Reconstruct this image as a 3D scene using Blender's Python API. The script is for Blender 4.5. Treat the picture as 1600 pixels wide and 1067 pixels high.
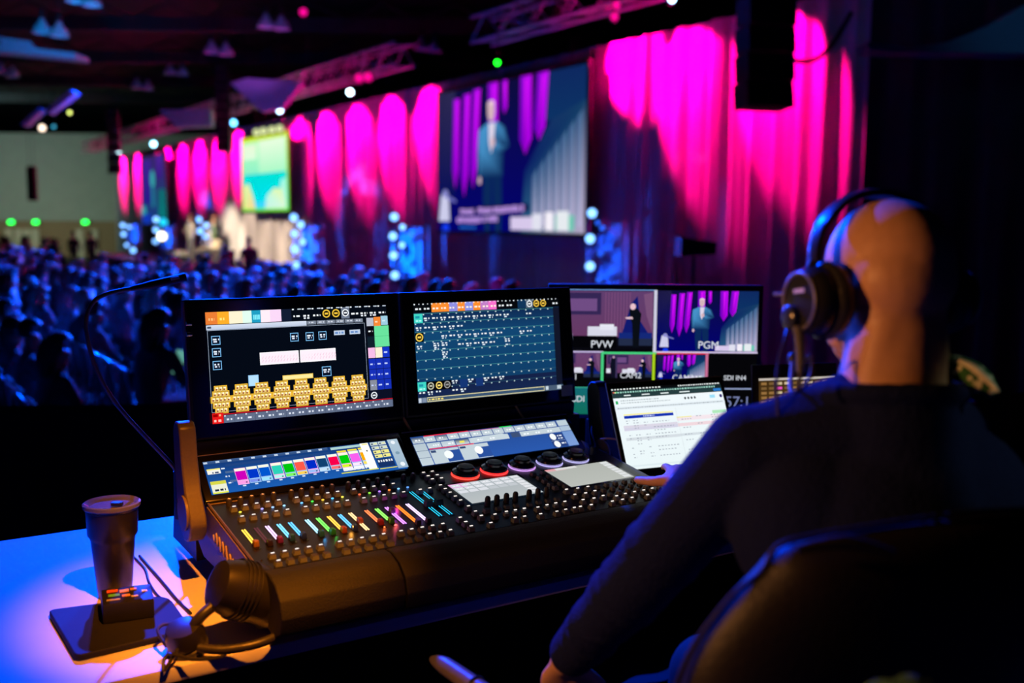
import bpy, bmesh, math, random
from mathutils import Vector, Matrix, Euler
R=random.Random(7)
C=bpy.context.scene.collection
for o in list(bpy.data.objects): bpy.data.objects.remove(o)
sc=bpy.context.scene
# ------------------------------------------------------------ camera
F=1577.4; PITCH=.1169; ROLL=.0081; CAMZ=1.75
cam=bpy.data.cameras.new('camera'); camo=bpy.data.objects.new('camera',cam); C.objects.link(camo)
_c,_s=math.cos(PITCH),math.sin(PITCH); _r0=Vector((1,0,0)); _u0=Vector((0,_s,_c)); _f=Vector((0,_c,-_s))
_r=_r0*math.cos(ROLL)+_u0*math.sin(ROLL); _u=-_r0*math.sin(ROLL)+_u0*math.cos(ROLL)
M_=Matrix((_r,_u,-_f)).transposed().to_4x4(); M_.translation=Vector((0,0,CAMZ)); camo.matrix_world=M_
cam.sensor_width=36; cam.lens=F/1600*36; cam.clip_end=300; cam.clip_start=.05
cam.dof.use_dof=True; cam.dof.focus_distance=2.45; cam.dof.aperture_fstop=2.0
sc.camera=camo
# ------------------------------------------------------------ world and view
w=bpy.data.worlds.new('world'); sc.world=w; w.use_nodes=True
bg=w.node_tree.nodes['Background']; bg.inputs[0].default_value=(.02,.03,.1,1); bg.inputs[1].default_value=.035
sc.view_settings.view_transform='Standard'; sc.view_settings.look='None'; sc.view_settings.exposure=0; sc.view_settings.gamma=1
sc.view_settings.use_curve_mapping=False
# ------------------------------------------------------------ lights
def lamp(kind,name,loc,tgt,col,power,size=.1,angle=40,blend=.15):
    l=bpy.data.lights.new(name,kind); l.color=col; l.energy=power
    if kind=='SPOT': l.spot_size=math.radians(angle); l.spot_blend=blend; l.shadow_soft_size=size
    elif kind=='AREA': l.size=size
    else: l.shadow_soft_size=size
    o=bpy.data.objects.new(name,l); C.objects.link(o); o.location=loc
    d=Vector(tgt)-Vector(loc); o.rotation_euler=d.to_track_quat('-Z','Y').to_euler(); return o
WD=Vector((-.546,.838,0)).normalized(); WN=Vector((-.838,-.546,0)).normalized(); WP=Vector((15,0,0))
def wl(s,t,z): return WP+WD*s+WN*t+Vector((0,0,z))
# stage lights out in the hall throw saturated blue back over the control desk
lamp('SPOT','hall_blue_beam',(-4.6,12.2,8.5),(-.1,2.0,1.1),(.0,.045,1),24000,.09,21,.15)
# warm work lamp hanging above the operator's left
lamp('SPOT','warm_desk_lamp',(-.15,1.25,2.7),(-.60,2.10,.92),(1,.26,.015),420,.03,26,.85)
lamp('SPOT','warm_work_lamp',(-1.2,1.0,1.8),(.3,1.65,1.42),(1,.38,.11),66,.05,58,.6)
# blue wash on the seats
lamp('SPOT','house_blue_wash',(-3.0,23.4,6.2),(-7,13,-.3),(.0,.07,1),32000,.3,85,.8)
lamp('SPOT','house_blue_wash',(-14,38,6.5),(-13,24,-.3),(.0,.06,1),24000,.4,80,.8)
lamp('SPOT','collar_fill_light',(2.6,.2,3.4),(.765,1.35,1.53),(.8,1,.75),50,.02,6.2,.5)  # added narrow fill with no real source, brightens only the patterned collar
# the curtain wall runs along WD from WP; WN points from it to the seats
CURTAIN_SPOTS=[(20.3,-.5,2.0),(22.55,-.75,1.85),(24.1,-.6,4.0),(31.9,-.55,2.1),(34.1,-.5,2.0),(36.3,-.5,1.9),(38.5,-.4,1.9),(40.5,-.2,2.0),
   (46.6,0,2.1),(49.2,0,1.9),(51.8,0,1.9),(54.4,0,1.9),(57.0,0,1.9),(62.8,0,1.9),(66.2,0,2.0)]
for s,ds,zz in CURTAIN_SPOTS:
    a_=math.atan2(1.22,5.36-zz+.25)+math.radians(31); lamp('SPOT','curtain_spot_beam',wl(s,1.22,5.36),wl(s+ds,0,5.36-1.22/math.tan(a_)),(1,.0,.2),2700,.04,62,.25)
lamp('AREA','purple_curtain_wash',wl(22,5,.4),wl(22,0,1.3),(.55,.0,.6),16,3)
lamp('AREA','purple_curtain_wash',wl(35,5,.4),wl(35,0,1.3),(.55,.0,.5),24,3)
for s in (47.6,45.4,43.2,41.0):
    lamp('SPOT','stage_white_beam',wl(s,6,5.2),wl(s,0,.75),(1,.72,.5),3600,.2,23,.4)
lamp('SPOT','stage_front_light',wl(45,12,5.6),wl(47.6,1.3,.75),(1,.85,.6),5200,.2,20,.4)
for a,b in ((-34,57),(-26,58)):
    lamp('SPOT','rear_wall_glow',(a,b-3,1.0),(a,b+4,2.2),(.72,.82,.5),420,.5,140,.9)
lamp('AREA','rear_wall_glow',(-30,52,6),(-30,62,3),(.45,.75,.7),260,5)
lamp('SPOT','ceiling_blue_beam',(-4,16,3.6),(-10,24,8),(.02,.2,1),500,.2,80,.6)
lamp('SPOT','truss_pink_spill',wl(22,3.0,3.6),wl(22,1.4,5.7),(1,0,.3),150,.1,90,.7)
lamp('SPOT','truss_pink_spill',wl(35.5,3.0,3.6),wl(35.5,1.4,5.7),(1,0,.3),170,.1,110,.7)
lamp('SPOT','truss_pink_spill',wl(52,3.0,3.6),wl(52,1.4,5.7),(1,0,.3),150,.1,110,.7)
# ------------------------------------------------------------ pixel rays (to read real places off the photograph)
def ray(px,py):
    x=px-800; y=py-533.5; cr,sr=math.cos(ROLL),math.sin(ROLL); x,y=cr*x+sr*y,-sr*x+cr*y
    d=Vector((x/F,1,-y/F)); return Vector((d.x, d.y*_c+d.z*_s, -d.y*_s+d.z*_c))
CO=Vector((0,0,CAMZ))
def at(px,py,Y): d=ray(px,py); return CO+d*(Y/d.y)
def on(px,py,P,n): d=ray(px,py); return CO+d*((Vector(P)-CO).dot(n)/d.dot(n))
def on_wall(px,py,t=0): return on(px,py,WP+WN*t,WN)
def proj(P):
    v=Vector(P)-CO; zz=v.dot(_f)
    return 800+F*v.dot(_r)/zz, 533.5-F*v.dot(_u)/zz
# ------------------------------------------------------------ materials
def lin(c): 
    c=[x/255 for x in c]; return tuple((x/12.92 if x<=.04045 else ((x+.055)/1.055)**2.4) for x in c)
MATS={}
def mat(name,col,rough=.5,metal=0,noise=.15,scale=30,bump=0,emit=0,sheen=0,trans=0,spec=.5):
    if name in MATS: return MATS[name]
    m=bpy.data.materials.new(name); m.use_nodes=True; nt=m.node_tree; b=nt.nodes['Principled BSDF']
    b.inputs['Base Color'].default_value=(*col,1); b.inputs['Roughness'].default_value=rough; b.inputs['Metallic'].default_value=metal
    b.inputs['Specular IOR Level'].default_value=spec
    if emit: b.inputs['Emission Color'].default_value=(*col,1); b.inputs['Emission Strength'].default_value=emit
    if sheen: b.inputs['Sheen Weight'].default_value=sheen
    if trans: b.inputs['Transmission Weight'].default_value=trans
    if noise or bump:
        tc=nt.nodes.new('ShaderNodeTexCoord'); n=nt.nodes.new('ShaderNodeTexNoise'); n.inputs['Scale'].default_value=scale; n.inputs['Detail'].default_value=4
        nt.links.new(tc.outputs['Object'],n.inputs['Vector'])
    if noise and not emit:
        mx=nt.nodes.new('ShaderNodeMix'); mx.data_type='RGBA'
        mx.inputs[6].default_value=(*[x*(1-noise) for x in col],1); mx.inputs[7].default_value=(*[min(1,x*(1+noise)) for x in col],1)
        nt.links.new(n.outputs['Fac'],mx.inputs[0]); nt.links.new(mx.outputs[2],b.inputs['Base Color'])
    if bump:
        bp=nt.nodes.new('ShaderNodeBump'); bp.inputs['Strength'].default_value=bump; bp.inputs['Distance'].default_value=.01
        nt.links.new(n.outputs['Fac'],bp.inputs['Height']); nt.links.new(bp.outputs[0],b.inputs['Normal'])
    MATS[name]=m; return m
def glow(name,col255,k=1):
    if name in MATS: return MATS[name]
    m=bpy.data.materials.new(name); m.use_nodes=True; nt=m.node_tree; nt.nodes.clear()
    e=nt.nodes.new('ShaderNodeEmission'); e.inputs[0].default_value=(*lin(col255),1); e.inputs[1].default_value=k
    o=nt.nodes.new('ShaderNodeOutputMaterial'); nt.links.new(e.outputs[0],o.inputs[0]); MATS[name]=m; return m
def screen_mat(name,k=1):
    if name in MATS: return MATS[name]
    m=bpy.data.materials.new(name); m.use_nodes=True; nt=m.node_tree; nt.nodes.clear()
    a=nt.nodes.new('ShaderNodeVertexColor'); a.layer_name='pixels'
    e=nt.nodes.new('ShaderNodeEmission'); e.inputs[1].default_value=k; nt.links.new(a.outputs[0],e.inputs[0])
    o=nt.nodes.new('ShaderNodeOutputMaterial'); nt.links.new(e.outputs[0],o.inputs[0]); MATS[name]=m; return m
BLK=mat('black_plastic',(.008,.008,.009),.5,noise=.3,scale=60)
CASE=mat('console_case',(.010,.009,.008),.42,noise=.25,scale=200,bump=.05)
SIDE=mat('console_side_panel',(.16,.12,.09),.5,noise=.15,scale=120,bump=.1)
KEY=mat('key_cap',(.13,.15,.17),.45,noise=.1,scale=90)
KNOB=mat('knob_rubber',(.03,.028,.03),.5,noise=.2,scale=90)
GLASS=mat('bezel_glass',(.004,.004,.005),.12,noise=0)
LEATH=mat('padded_leather',(.0045,.005,.0056),.7,noise=.2,scale=300,bump=.25)
METAL=mat('dark_metal',(.05,.05,.055),.35,metal=.8,noise=.2)
CHROME=mat('chrome',(.6,.6,.62),.15,metal=1,noise=.05)
CABLE=mat('cable_rubber',(.015,.014,.014),.5,noise=.2)
DESK=mat('white_desk_laminate',(.62,.6,.62),.45,noise=.06,scale=8)
# ------------------------------------------------------------ mesh helpers
class MB:
    def __init__(s): s.bm=bmesh.new()
    def box(s,c,d,rot=None,bev=0,taper=1):
        m=Matrix.Translation(Vector(c))
        if rot is not None: m=m@(rot.to_4x4() if isinstance(rot,Matrix) else Euler(rot).to_matrix().to_4x4())
        g=bmesh.ops.create_cube(s.bm,size=1,matrix=Matrix.Identity(4))
        vs=g['verts']
        for v in vs:
            k=taper if v.co.z>0 else 1
            v.co=Vector((v.co.x*d[0]*k,v.co.y*d[1]*k,v.co.z*d[2]))
        if bev:
            es=list({e for v in vs for e in v.link_edges})
            r=bmesh.ops.bevel(s.bm,geom=es,offset=bev,segments=2,affect='EDGES',profile=.6)
            vs=list({v for f in r['faces'] for v in f.verts}|{v for v in vs if v.is_valid})
        for v in vs: v.co=m@v.co
        return s
    def cyl(s,c,r,h,r2=None,seg=20,rot=None,axis=None):
        m=Matrix.Translation(Vector(c))
        if axis is not None: m=m@Vector(axis).to_track_quat('Z','Y').to_matrix().to_4x4()
        elif rot is not None: m=m@Euler(rot).to_matrix().to_4x4()
        bmesh.ops.create_cone(s.bm,cap_ends=True,segments=seg,radius1=r,radius2=r if r2 is None else r2,depth=h,matrix=m); return s
    def sph(s,c,r,seg=12,rot=None):
        r=r if isinstance(r,(tuple,list)) else (r,r,r)
        m=Matrix.Translation(Vector(c))
        if rot is not None: m=m@(rot.to_4x4() if isinstance(rot,Matrix) else Euler(rot).to_matrix().to_4x4())
        m=m@Matrix.Diagonal((*r,1)); bmesh.ops.create_uvsphere(s.bm,u_segments=seg,v_segments=max(6,seg*2//3),radius=1,matrix=m); return s
    def tube(s,pts,r,seg=8,closed=False,smooth=4):
        pts=[Vector(p) for p in pts]
        if smooth and len(pts)>2:
            q=[]; n=len(pts)
            for i in range(n if closed else n-1):
                p0=pts[(i-1)%n] if (closed or i>0) else pts[i]; p1=pts[i]; p2=pts[(i+1)%n]; p3=pts[(i+2)%n] if (closed or i+2<n) else pts[(i+1)%n]
                for k in range(smooth):
                    t=k/smooth; q.append(.5*((2*p1)+(-p0+p2)*t+(2*p0-5*p1+4*p2-p3)*t*t+(-p0+3*p1-3*p2+p3)*t**3))
            if not closed: q.append(pts[-1])
            pts=q
        n=len(pts); rings=[]; up=None
        rs=r if isinstance(r,(list,tuple)) else None
        for i,p in enumerate(pts):
            a=pts[(i-1)%n] if (closed or i>0) else p; b=pts[(i+1)%n] if (closed or i<n-1) else p
            t=(b-a).normalized()
            if up is None: up=t.orthogonal().normalized()
            up=(up-t*up.dot(t)).normalized(); sd=t.cross(up)
            rr=r if rs is None else rs[0]+(rs[-1]-rs[0])*i/(n-1)
            if rs is not None and len(rs)>2:
                x=i/(n-1)*(len(rs)-1); j=min(int(x),len(rs)-2); rr=rs[j]+(rs[j+1]-rs[j])*(x-j)
            rings.append([s.bm.verts.new(p+(up*math.cos(2*math.pi*k/seg)+sd*math.sin(2*math.pi*k/seg))*rr) for k in range(seg)])
        for i in range(n if closed else n-1):
            A=rings[i];B=rings[(i+1)%n]
            for k in range(seg): s.bm.faces.new((A[k],A[(k+1)%seg],B[(k+1)%seg],B[k]))
        if not closed: s.bm.faces.new(rings[0][::-1]); s.bm.faces.new(rings[-1])
        return s
    def prism(s,poly,vec):
        a=[s.bm.verts.new(Vector(p)) for p in poly]; b=[s.bm.verts.new(Vector(p)+Vector(vec)) for p in poly]; n=len(a)
        s.bm.faces.new(a[::-1]); s.bm.faces.new(b)
        for i in range(n): s.bm.faces.new((a[i],a[(i+1)%n],b[(i+1)%n],b[i]))
        return s
    def lathe(s,prof,c=(0,0,0),seg=28,m=None):
        c=Vector(c); rings=[]
        for r,z in prof:
            ring=[]
            for k in range(seg):
                p=Vector((r*math.cos(2*math.pi*k/seg),r*math.sin(2*math.pi*k/seg),z))
                if m is not None: p=m@p
                ring.append(s.bm.verts.new(p+c))
            rings.append(ring)
        for A,B in zip(rings,rings[1:]):
            for k in range(seg): s.bm.faces.new((A[k],A[(k+1)%seg],B[(k+1)%seg],B[k]))
        s.bm.faces.new(rings[0][::-1]); s.bm.faces.new(rings[-1]); return s
    def grid(s,fn,nu,nv):
        V=[[s.bm.verts.new(Vector(fn(i/nu,j/nv))) for j in range(nv+1)] for i in range(nu+1)]
        for i in range(nu):
            for j in range(nv): s.bm.faces.new((V[i][j],V[i+1][j],V[i+1][j+1],V[i][j+1]))
        return s
    def mesh(s,name,smooth=40):
        bmesh.ops.recalc_face_normals(s.bm,faces=s.bm.faces)
        me=bpy.data.meshes.new(name); s.bm.to_mesh(me); s.bm.free()
        if smooth:
            for p in me.polygons: p.use_smooth=True
            try: me.set_sharp_from_angle(angle=math.radians(smooth))
            except Exception: pass
        return me
def obj(name,mb,m,parent=None,smooth=40):
    me=mb.mesh(name,smooth) if isinstance(mb,MB) else mb
    if m is not None and not me.materials: me.materials.append(m)
    o=bpy.data.objects.new(name,me); C.objects.link(o)
    if parent is not None: o.parent=parent
    return o
def tag(o,label,cat,group=None,kind=None):
    o['label']=label; o['category']=cat
    if group: o['group']=group
    if kind: o['kind']=kind
    return o
def thing(name,label,cat,loc=(0,0,0),rotz=0,group=None):
    o=bpy.data.objects.new(name,None); o.empty_display_size=.1; C.objects.link(o); o.location=loc; o.rotation_euler=(0,0,rotz)
    return tag(o,label,cat,group)
def struct(name,mb,m,smooth=0):
    o=obj(name,mb,m,None,smooth); o['kind']='structure'; return o
def rebase(o,base=None):
    "move a one-mesh thing's origin to its base without moving the mesh"
    me=o.data; vs=[v.co for v in me.vertices]
    if base is None:
        base=Vector(((min(v.x for v in vs)+max(v.x for v in vs))/2,(min(v.y for v in vs)+max(v.y for v in vs))/2,min(v.z for v in vs)))
    me.transform(Matrix.Translation(-Vector(base))); o.location=Vector(base); return o
def dup(root,loc,rotz=None,label=None,group=None,scale=None):
    r=root.copy(); C.objects.link(r); r.location=loc
    if rotz is not None: r.rotation_euler=(0,0,rotz)
    if scale: r.scale=(scale,scale,scale)
    if label: r['label']=label
    if group: r['group']=group
    for ch in list(root.children):
        c=ch.copy(); C.objects.link(c); c.parent=r
        for g in list(ch.children):
            d=g.copy(); C.objects.link(d); d.parent=c
    return r
def evaluated(o):
    dg=bpy.context.evaluated_depsgraph_get(); dg.update()
    me=bpy.data.meshes.new_from_object(o.evaluated_get(dg)); bpy.data.objects.remove(o); return me
def text_mesh(txt,size,origin,ex,ey,ext=0,align='LEFT'):
    cu=bpy.data.curves.new('t','FONT'); cu.body=txt; cu.size=size; cu.extrude=ext; cu.align_x=align
    o=bpy.data.objects.new('t',cu); C.objects.link(o); me=evaluated(o)
    ex=Vector(ex).normalized(); ey=Vector(ey).normalized(); n=ex.cross(ey)
    m=Matrix((ex,ey,n)).transposed().to_4x4(); m.translation=Vector(origin); me.transform(m); me.materials.clear(); return me
def fuse(mb,voxel,smooth=4,name='body'):
    me=mb.mesh(name,0); o=bpy.data.objects.new('tmp',me); C.objects.link(o)
    m=o.modifiers.new('r','REMESH'); m.mode='VOXEL'; m.voxel_size=voxel; m.use_smooth_shade=True
    if smooth: s=o.modifiers.new('s','SMOOTH'); s.iterations=smooth; s.factor=.5
    r=evaluated(o); r.name=name; return r
def limb(mb,pts,rad,seg=14,flat=None):
    "tapered closed capsules along the joints"
    for (a,b,ra,rb) in zip(pts,pts[1:],rad,rad[1:]):
        a=Vector(a);b=Vector(b); L=(b-a).length; 
        mb.cyl((a+b)/2,ra,L,rb,seg=seg,axis=b-a)
        mb.sph(a,ra,seg); mb.sph(b,rb,seg)
    return mb
def skin(pts,edges,rads,sub=1,name='body'):
    me=bpy.data.meshes.new(name); me.from_pydata([Vector(p) for p in pts],edges,[]); o=bpy.data.objects.new('tmp',me); C.objects.link(o)
    o.modifiers.new('k','SKIN')
    for i,r in enumerate(rads):
        v=me.skin_vertices[0].data[i]; v.radius=(r,r) if not isinstance(r,tuple) else r; v.use_root=(i==0)
    if sub: m=o.modifiers.new('s','SUBSURF'); m.levels=sub; m.render_levels=sub
    return evaluated(o)
# ------------------------------------------------------------ lit displays: flat coloured areas in thin layers on the glass
class Disp:
    def __init__(s,tl,ex,ey,w,h,lay=.00006):
        s.tl=Vector(tl); s.ex=Vector(ex).normalized(); s.ey=Vector(ey).normalized(); s.n=s.ex.cross(s.ey).normalized(); s.w=w; s.h=h; s.k=0; s.lay=lay; s.V=[];s.Fc=[];s.Cl=[]
    def P(s,u,v,k): return s.tl+s.ex*(u*s.w)-s.ey*(v*s.h)+s.n*(s.lay*k+.0004)
    def poly(s,pts,col,cols=None,step=True):
        if step: s.k+=1
        i=len(s.V)
        for (u,v) in pts: s.V.append(s.P(min(1,max(0,u)),min(1,max(0,v)),s.k))
        s.Fc.append(tuple(range(i,i+len(pts)))[::-1])
        cc=[(*lin(c),1) for c in (cols or [col]*len(pts))]; s.Cl+=cc[::-1]; return s
    def rect(s,u0,v0,u1,v1,col,col2=None,step=False,hor=False):
        if col2 is None: return s.poly([(u0,v0),(u1,v0),(u1,v1),(u0,v1)],col,step=step)
        if hor: return s.poly([(u0,v0),(u1,v0),(u1,v1),(u0,v1)],col,[col,col2,col2,col],step)
        return s.poly([(u0,v0),(u1,v0),(u1,v1),(u0,v1)],col,[col,col,col2,col2],step)
    def up(s,n=1): s.k+=n; return s
    def ell(s,u,v,ru,rv,col,n=16,step=True): return s.poly([(u+ru*math.cos(6.2832*i/n),v+rv*math.sin(6.2832*i/n)) for i in range(n)],col,step=step)
    def ring(s,u,v,r,col,inner): a=s.w/s.h; s.ell(u,v,r,r*a,col); s.ell(u,v,r*.72,r*.72*a,inner); s.rect(u-r*.45,v-r*.2*a,u+r*.45,v+r*.2*a,col,step=True); return s
    def frame(s,u0,v0,u1,v1,t,col,fill): a=s.w/s.h; s.rect(u0,v0,u1,v1,col,step=True); s.rect(u0+t,v0+t*a,u1-t,v1-t*a,fill,step=True); return s
    def words(s,u0,v,u1,h,col,step=True,gap=.25,mn=.006,mx=.02):
        if step: s.k+=1
        u=u0
        while u<u1:
            L=R.uniform(mn,mx); s.rect(u,v,min(u1,u+L),v+h,col); u+=L+mn*gap*4
        return s
    def add_text(s,txt,size,u,v,col):
        "glyphs laid into the same lit picture"
        s.k+=1; me=text_mesh(txt,size,s.P(u,v,s.k),s.ex,s.ey); 
        for p in me.polygons:
            i=len(s.V); vs=[me.vertices[k].co.copy() for k in p.vertices]; s.V+=vs; s.Fc.append(tuple(range(i,i+len(vs)))); s.Cl+=[(*lin(col),1)]*len(vs)
        return s
    def build(s,name,parent,k=1):
        me=bpy.data.meshes.new(name); me.from_pydata(s.V,[],s.Fc)
        ca=me.color_attributes.new('pixels','FLOAT_COLOR','CORNER'); n=0
        for p in me.polygons:
            for li in p.loop_indices: ca.data[li].color=s.Cl[n]; n+=1
        me.materials.append(screen_mat('lit_display_%g'%k,k)); return obj(name,me,None,parent)
# ============================================================ THE HALL
RISER=0.0; AUD=-.55
FLOORM=mat('dark_carpet',(.02,.02,.024),.9,noise=.4,scale=3)
struct('floor',MB().box((0,30,AUD-.1),(110,120,.2)),FLOORM)
rb=MB().box((1,1.2,AUD/2-.002),(9.5,8.6,-AUD)); struct('trim_1',rb,mat('riser_carpet',(.014,.014,.016),.9,noise=.3,scale=12))
struct('ceiling',MB().box((0,30,9.2),(110,120,.2)),mat('black_ceiling',(.012,.012,.016),.9,noise=.3,scale=1))
REARM=mat('grey_green_hall_wall',(.32,.36,.34),.85,noise=.12,scale=1.5)
def rear(px,py): return on(px,py,(0,62,0),Vector((0,1,0)))
zt=rear(60,208).z
struct('wall_rear',MB().box((-25,62.5,(zt+AUD)/2),(60,1,zt-AUD)),REARM)
zb=rear(60,345).z
struct('trim_2',MB().box((-25,61.9,(zb+AUD)/2),(60,.2,zb-AUD)),mat('tan_dado',(.25,.17,.1),.8,noise=.2,scale=.6))
for i,px in enumerate((18,33,46,59,128,150)):
    p=rear(px,365); d=struct('door_%d'%(i+1),MB().box((p.x,61.72,(zb-.5+AUD)/2),(.46,.14,zb-.5-AUD)),mat('pale_door',(.5,.46,.36),.6))
for k,(px,lb) in enumerate(((22,'green lit exit sign on the far left of the rear wall'),(60,'green lit exit sign above the second pair of rear doors'),(137,'green lit exit sign nearest the pink curtains on the rear wall'))):
    p=rear(px,347); t=thing('exit_sign',lb,'sign',(p.x,61.7,p.z-.12),group='exit signs on the rear wall')
    obj('housing',MB().box((0,0,.12),(.42,.12,.26),bev=.02),METAL,t); obj('lit_panel',MB().box((0,-.07,.12),(.34,.02,.2)),glow('exit_green',(30,255,80),5),t)
# ceiling ribs and ducts, caught by stray blue light
CEILB=mat('ceiling_steel',(.1,.11,.14),.6,noise=.3)
for k in range(7):
    y=14+7*k; m=MB(); m.box((-4,y,8.3),(60,.25,.5),bev=.04)
    for j in range(24): m.tube([(-32+2.4*j,y,8.5),(-30.8+2.4*j,y,9.0),(-29.6+2.4*j,y,8.5)],.05,5,smooth=0)
    o=struct('trim_%d'%(3+k),m,mat('dark_rib',(.03,.03,.035),.7))
def ceil_box(name,label,cat,pts,Y,dep,m,group=None):
    "a hung block whose outline was read off the photo at distance Y"
    P=[at(px,py,Y) for px,py in pts]; mb=MB().prism(P,(0,dep,0)); o=obj(name,mb,m); rebase(o); return tag(o,label,cat,group)
DUCT=mat('pale_duct',(.5,.5,.56),.45,noise=.15,scale=4)
o=ceil_box('air_duct','blue lit ribbed air duct at the upper left edge of the hall','duct',[(-40,70),(0,68),(118,83),(118,91),(0,80),(-40,76)],26,.8,mat('lit_duct',(.55,.6,.7),.4))
m=MB()
for k in range(9):
    a=at(-4+6*k,58+.8*k,26); b=at(8+6*k,71+.8*k,26); m.tube([a,b],.035,6,smooth=0)
tag(rebase(obj('vent_grille',m,mat('lit_duct',(.5,.5,.5)))),'slanted blue lit grille bars above the air duct','vent')
for pts,lb in (([(31,195),(60,168),(66,172),(38,198)],'short slanted pale panel under the ceiling above the rear wall, lower of two'),
        ([(70,172),(110,140),(118,146),(76,178)],'slanted pale panel under the ceiling above the rear wall, upper of two'),
        ([(248,172),(328,170),(330,197),(276,199)],'dim violet trapezoid baffle hanging above the far pink curtains'),
        ([(360,130),(385,122),(473,128),(440,168),(408,174)],'pale violet trapezoid baffle hanging above the lit centre screen')):
    ceil_box('ceiling_baffle',lb,'ceiling panel',pts,27 if pts[0][0]==360 else 35,.4,mat('baffle_panel',(.45,.42,.6),.6,noise=.1,scale=3))
# soffit over the black drape on the right
o=ceil_box('soffit_panel','dim blue soffit panel along the top of the black drape','soffit',[(1355,66),(1420,76),(1480,66),(1540,42),(1600,8),(1720,8),(1720,84),(1480,82),(1360,78)],11.4,.4,mat('soffit',(.2,.27,.36),.8,noise=.2))
lamp('SPOT','soffit_blue_spill',(5,8,3.8),(7,13,5.0),(.1,.45,1),30,.2,70,.8)
# high bay lamps hung in pairs
hb=[(118,3,24),(144,9,24),(66,52,25),(93,57,25),(331,83,30),(353,86,30),(416,43,27),(440,46,27),(659,78,29),(679,81,29),(805,34,26),(820,38,26),(553,104,34),(570,104,34),(2,115,36),(20,120,36),(214,138,40),(231,140,40),(266,116,38),(285,117,38)]
hbl=['highest blue lamp of the pair at the top left','right-hand blue lamp of the pair at the top left','bright cyan bell lamp hanging over the air duct','bell lamp with a white bulb hanging beside the cyan one']
BELL=mat('lamp_glass_dome',(.55,.62,.7),.25,noise=.05)
def highbay():
    t=thing('high_bay_lamp','','lamp'); obj('dome',MB().lathe([(.03,.36),(.06,.34),(.09,.26),(.2,.12),(.23,0),(.2,0),(.17,.1),(.05,.22)],seg=20),BELL,t)
    obj('ballast',MB().cyl((0,0,.45),.075,.18),METAL,t); obj('stem',MB().cyl((0,0,.5),.012,1.0,seg=6),METAL,t).location=(0,0,.5); return t
h0=None
for i,(px,py,Y) in enumerate(hb):
    p=at(px,py,Y); lb=hbl[i] if i<4 else ('dim hanging bell lamp, %s of the pair'%('left' if i%2==0 else 'right'))
    if i>=4: lb+=' '+{2:'above the violet baffle',3:'highest over the pink truss',4:'over the gap left of the big screen',5:'above the big screen',6:'just over the middle truss',7:'by the left edge',8:'over the rear line array',9:'above the trapezoid baffle'}[i//2]
    if h0 is None: h0=highbay(); h0.location=p; h0['label']=lb; h0['group']='high bay lamps under the ceiling'; hn_=h0
    else: hn_=dup(h0,p,0,lb)
    for c_ in hn_.children:
        if c_.name.startswith('stem'): c_.scale=(1,1,max(.3,8.6-p.z))
lamp('SPOT','lamp_blue_spill',at(90,160,20),at(90,20,25),(.02,.35,1),900,.1,40,.8)
lamp('SPOT','lamp_pink_spill',at(400,160,24),at(390,60,28),(.6,.1,.8),160,.1,40,.8)
# ------------------------------------------------------------ curtain wall
DRAPE=mat('pleated_drape',(.5,.5,.52),.75,noise=.05,scale=2,sheen=.2)
DARKD=mat('black_drape',(.018,.02,.024),.85,noise=.2,scale=3)
ZT=5.22
def drape(s0,s1,z0=AUD+.02,z1=ZT,amp=.085,per=.47,seed=0,t0=0):
    rr=random.Random(seed); ph=[rr.uniform(0,6.28) for _ in range(4)]; n=int((s1-s0)/per*12)+2
    def fn(a,b):
        s=s0+(s1-s0)*a; z=z0+(z1-z0)*b; sw=.15*math.sin(s*.9+ph[2])
        y=amp*(.65*math.sin(6.283*s/per+ph[0]+sw*(1-b)*3)+.45*math.sin(6.283*s/(per*1.73)+ph[1]+.4*math.sin(s))+.25*math.sin(6.283*s/(per*.53)+ph[3]))*(1-.35*b)
        return wl(s,t0+y,z)
    return MB().grid(fn,n,10)
def s_of(px,py=300,t=0): p=on_wall(px,py,t)-WP; return p.dot(WD)
S=[s_of(x) for x in (180,217,262,375,455,684,916,1352)]
def hang(s0,s1,label,seed,**k):
    o=obj('stage_curtain',drape(min(s0,s1),max(s0,s1),seed=seed,**k),k.get('m',DRAPE),smooth=180); rebase(o); return tag(o,label,'curtain','pleated curtains along the hall')
hang(S[0],S[1],'narrow pink lit pleated curtain at the far left end',1)
hang(S[1],S[2],'curtain section behind the farthest screen',2)
hang(S[2],S[3],'pink lit pleated curtain between the farthest screen and the bright green screen',3)
hang(S[3],S[4]-2.0,'cream lit pleated curtain below the bright green screen',4,amp=.12)
hang(S[4]-2.0,S[5],'pink lit pleated curtain between the green screen and the big speaker screen',5)
hang(S[5],S[6]-.3,'dark curtain behind and below the big speaker screen',6)
hang(S[6]-.3,S[7],'nearest tall magenta lit pleated curtain behind the hanging speakers',7,amp=.1)
bd=obj('black_drape',drape(8.5,S[7],z0=AUD+.02,z1=5.0,seed=9,per=.7),DARKD,smooth=180); rebase(bd); tag(bd,'black pleated drape closing the right side of the hall','drape')
# upper masking over the screens is black
for a,b,lb in ((S[6],S[5],'black masking border above the big speaker screen'),(S[4],S[3],'black masking border above the bright green screen'),(S[2],S[1],'black masking border above the farthest screen')):
    q=0
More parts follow.
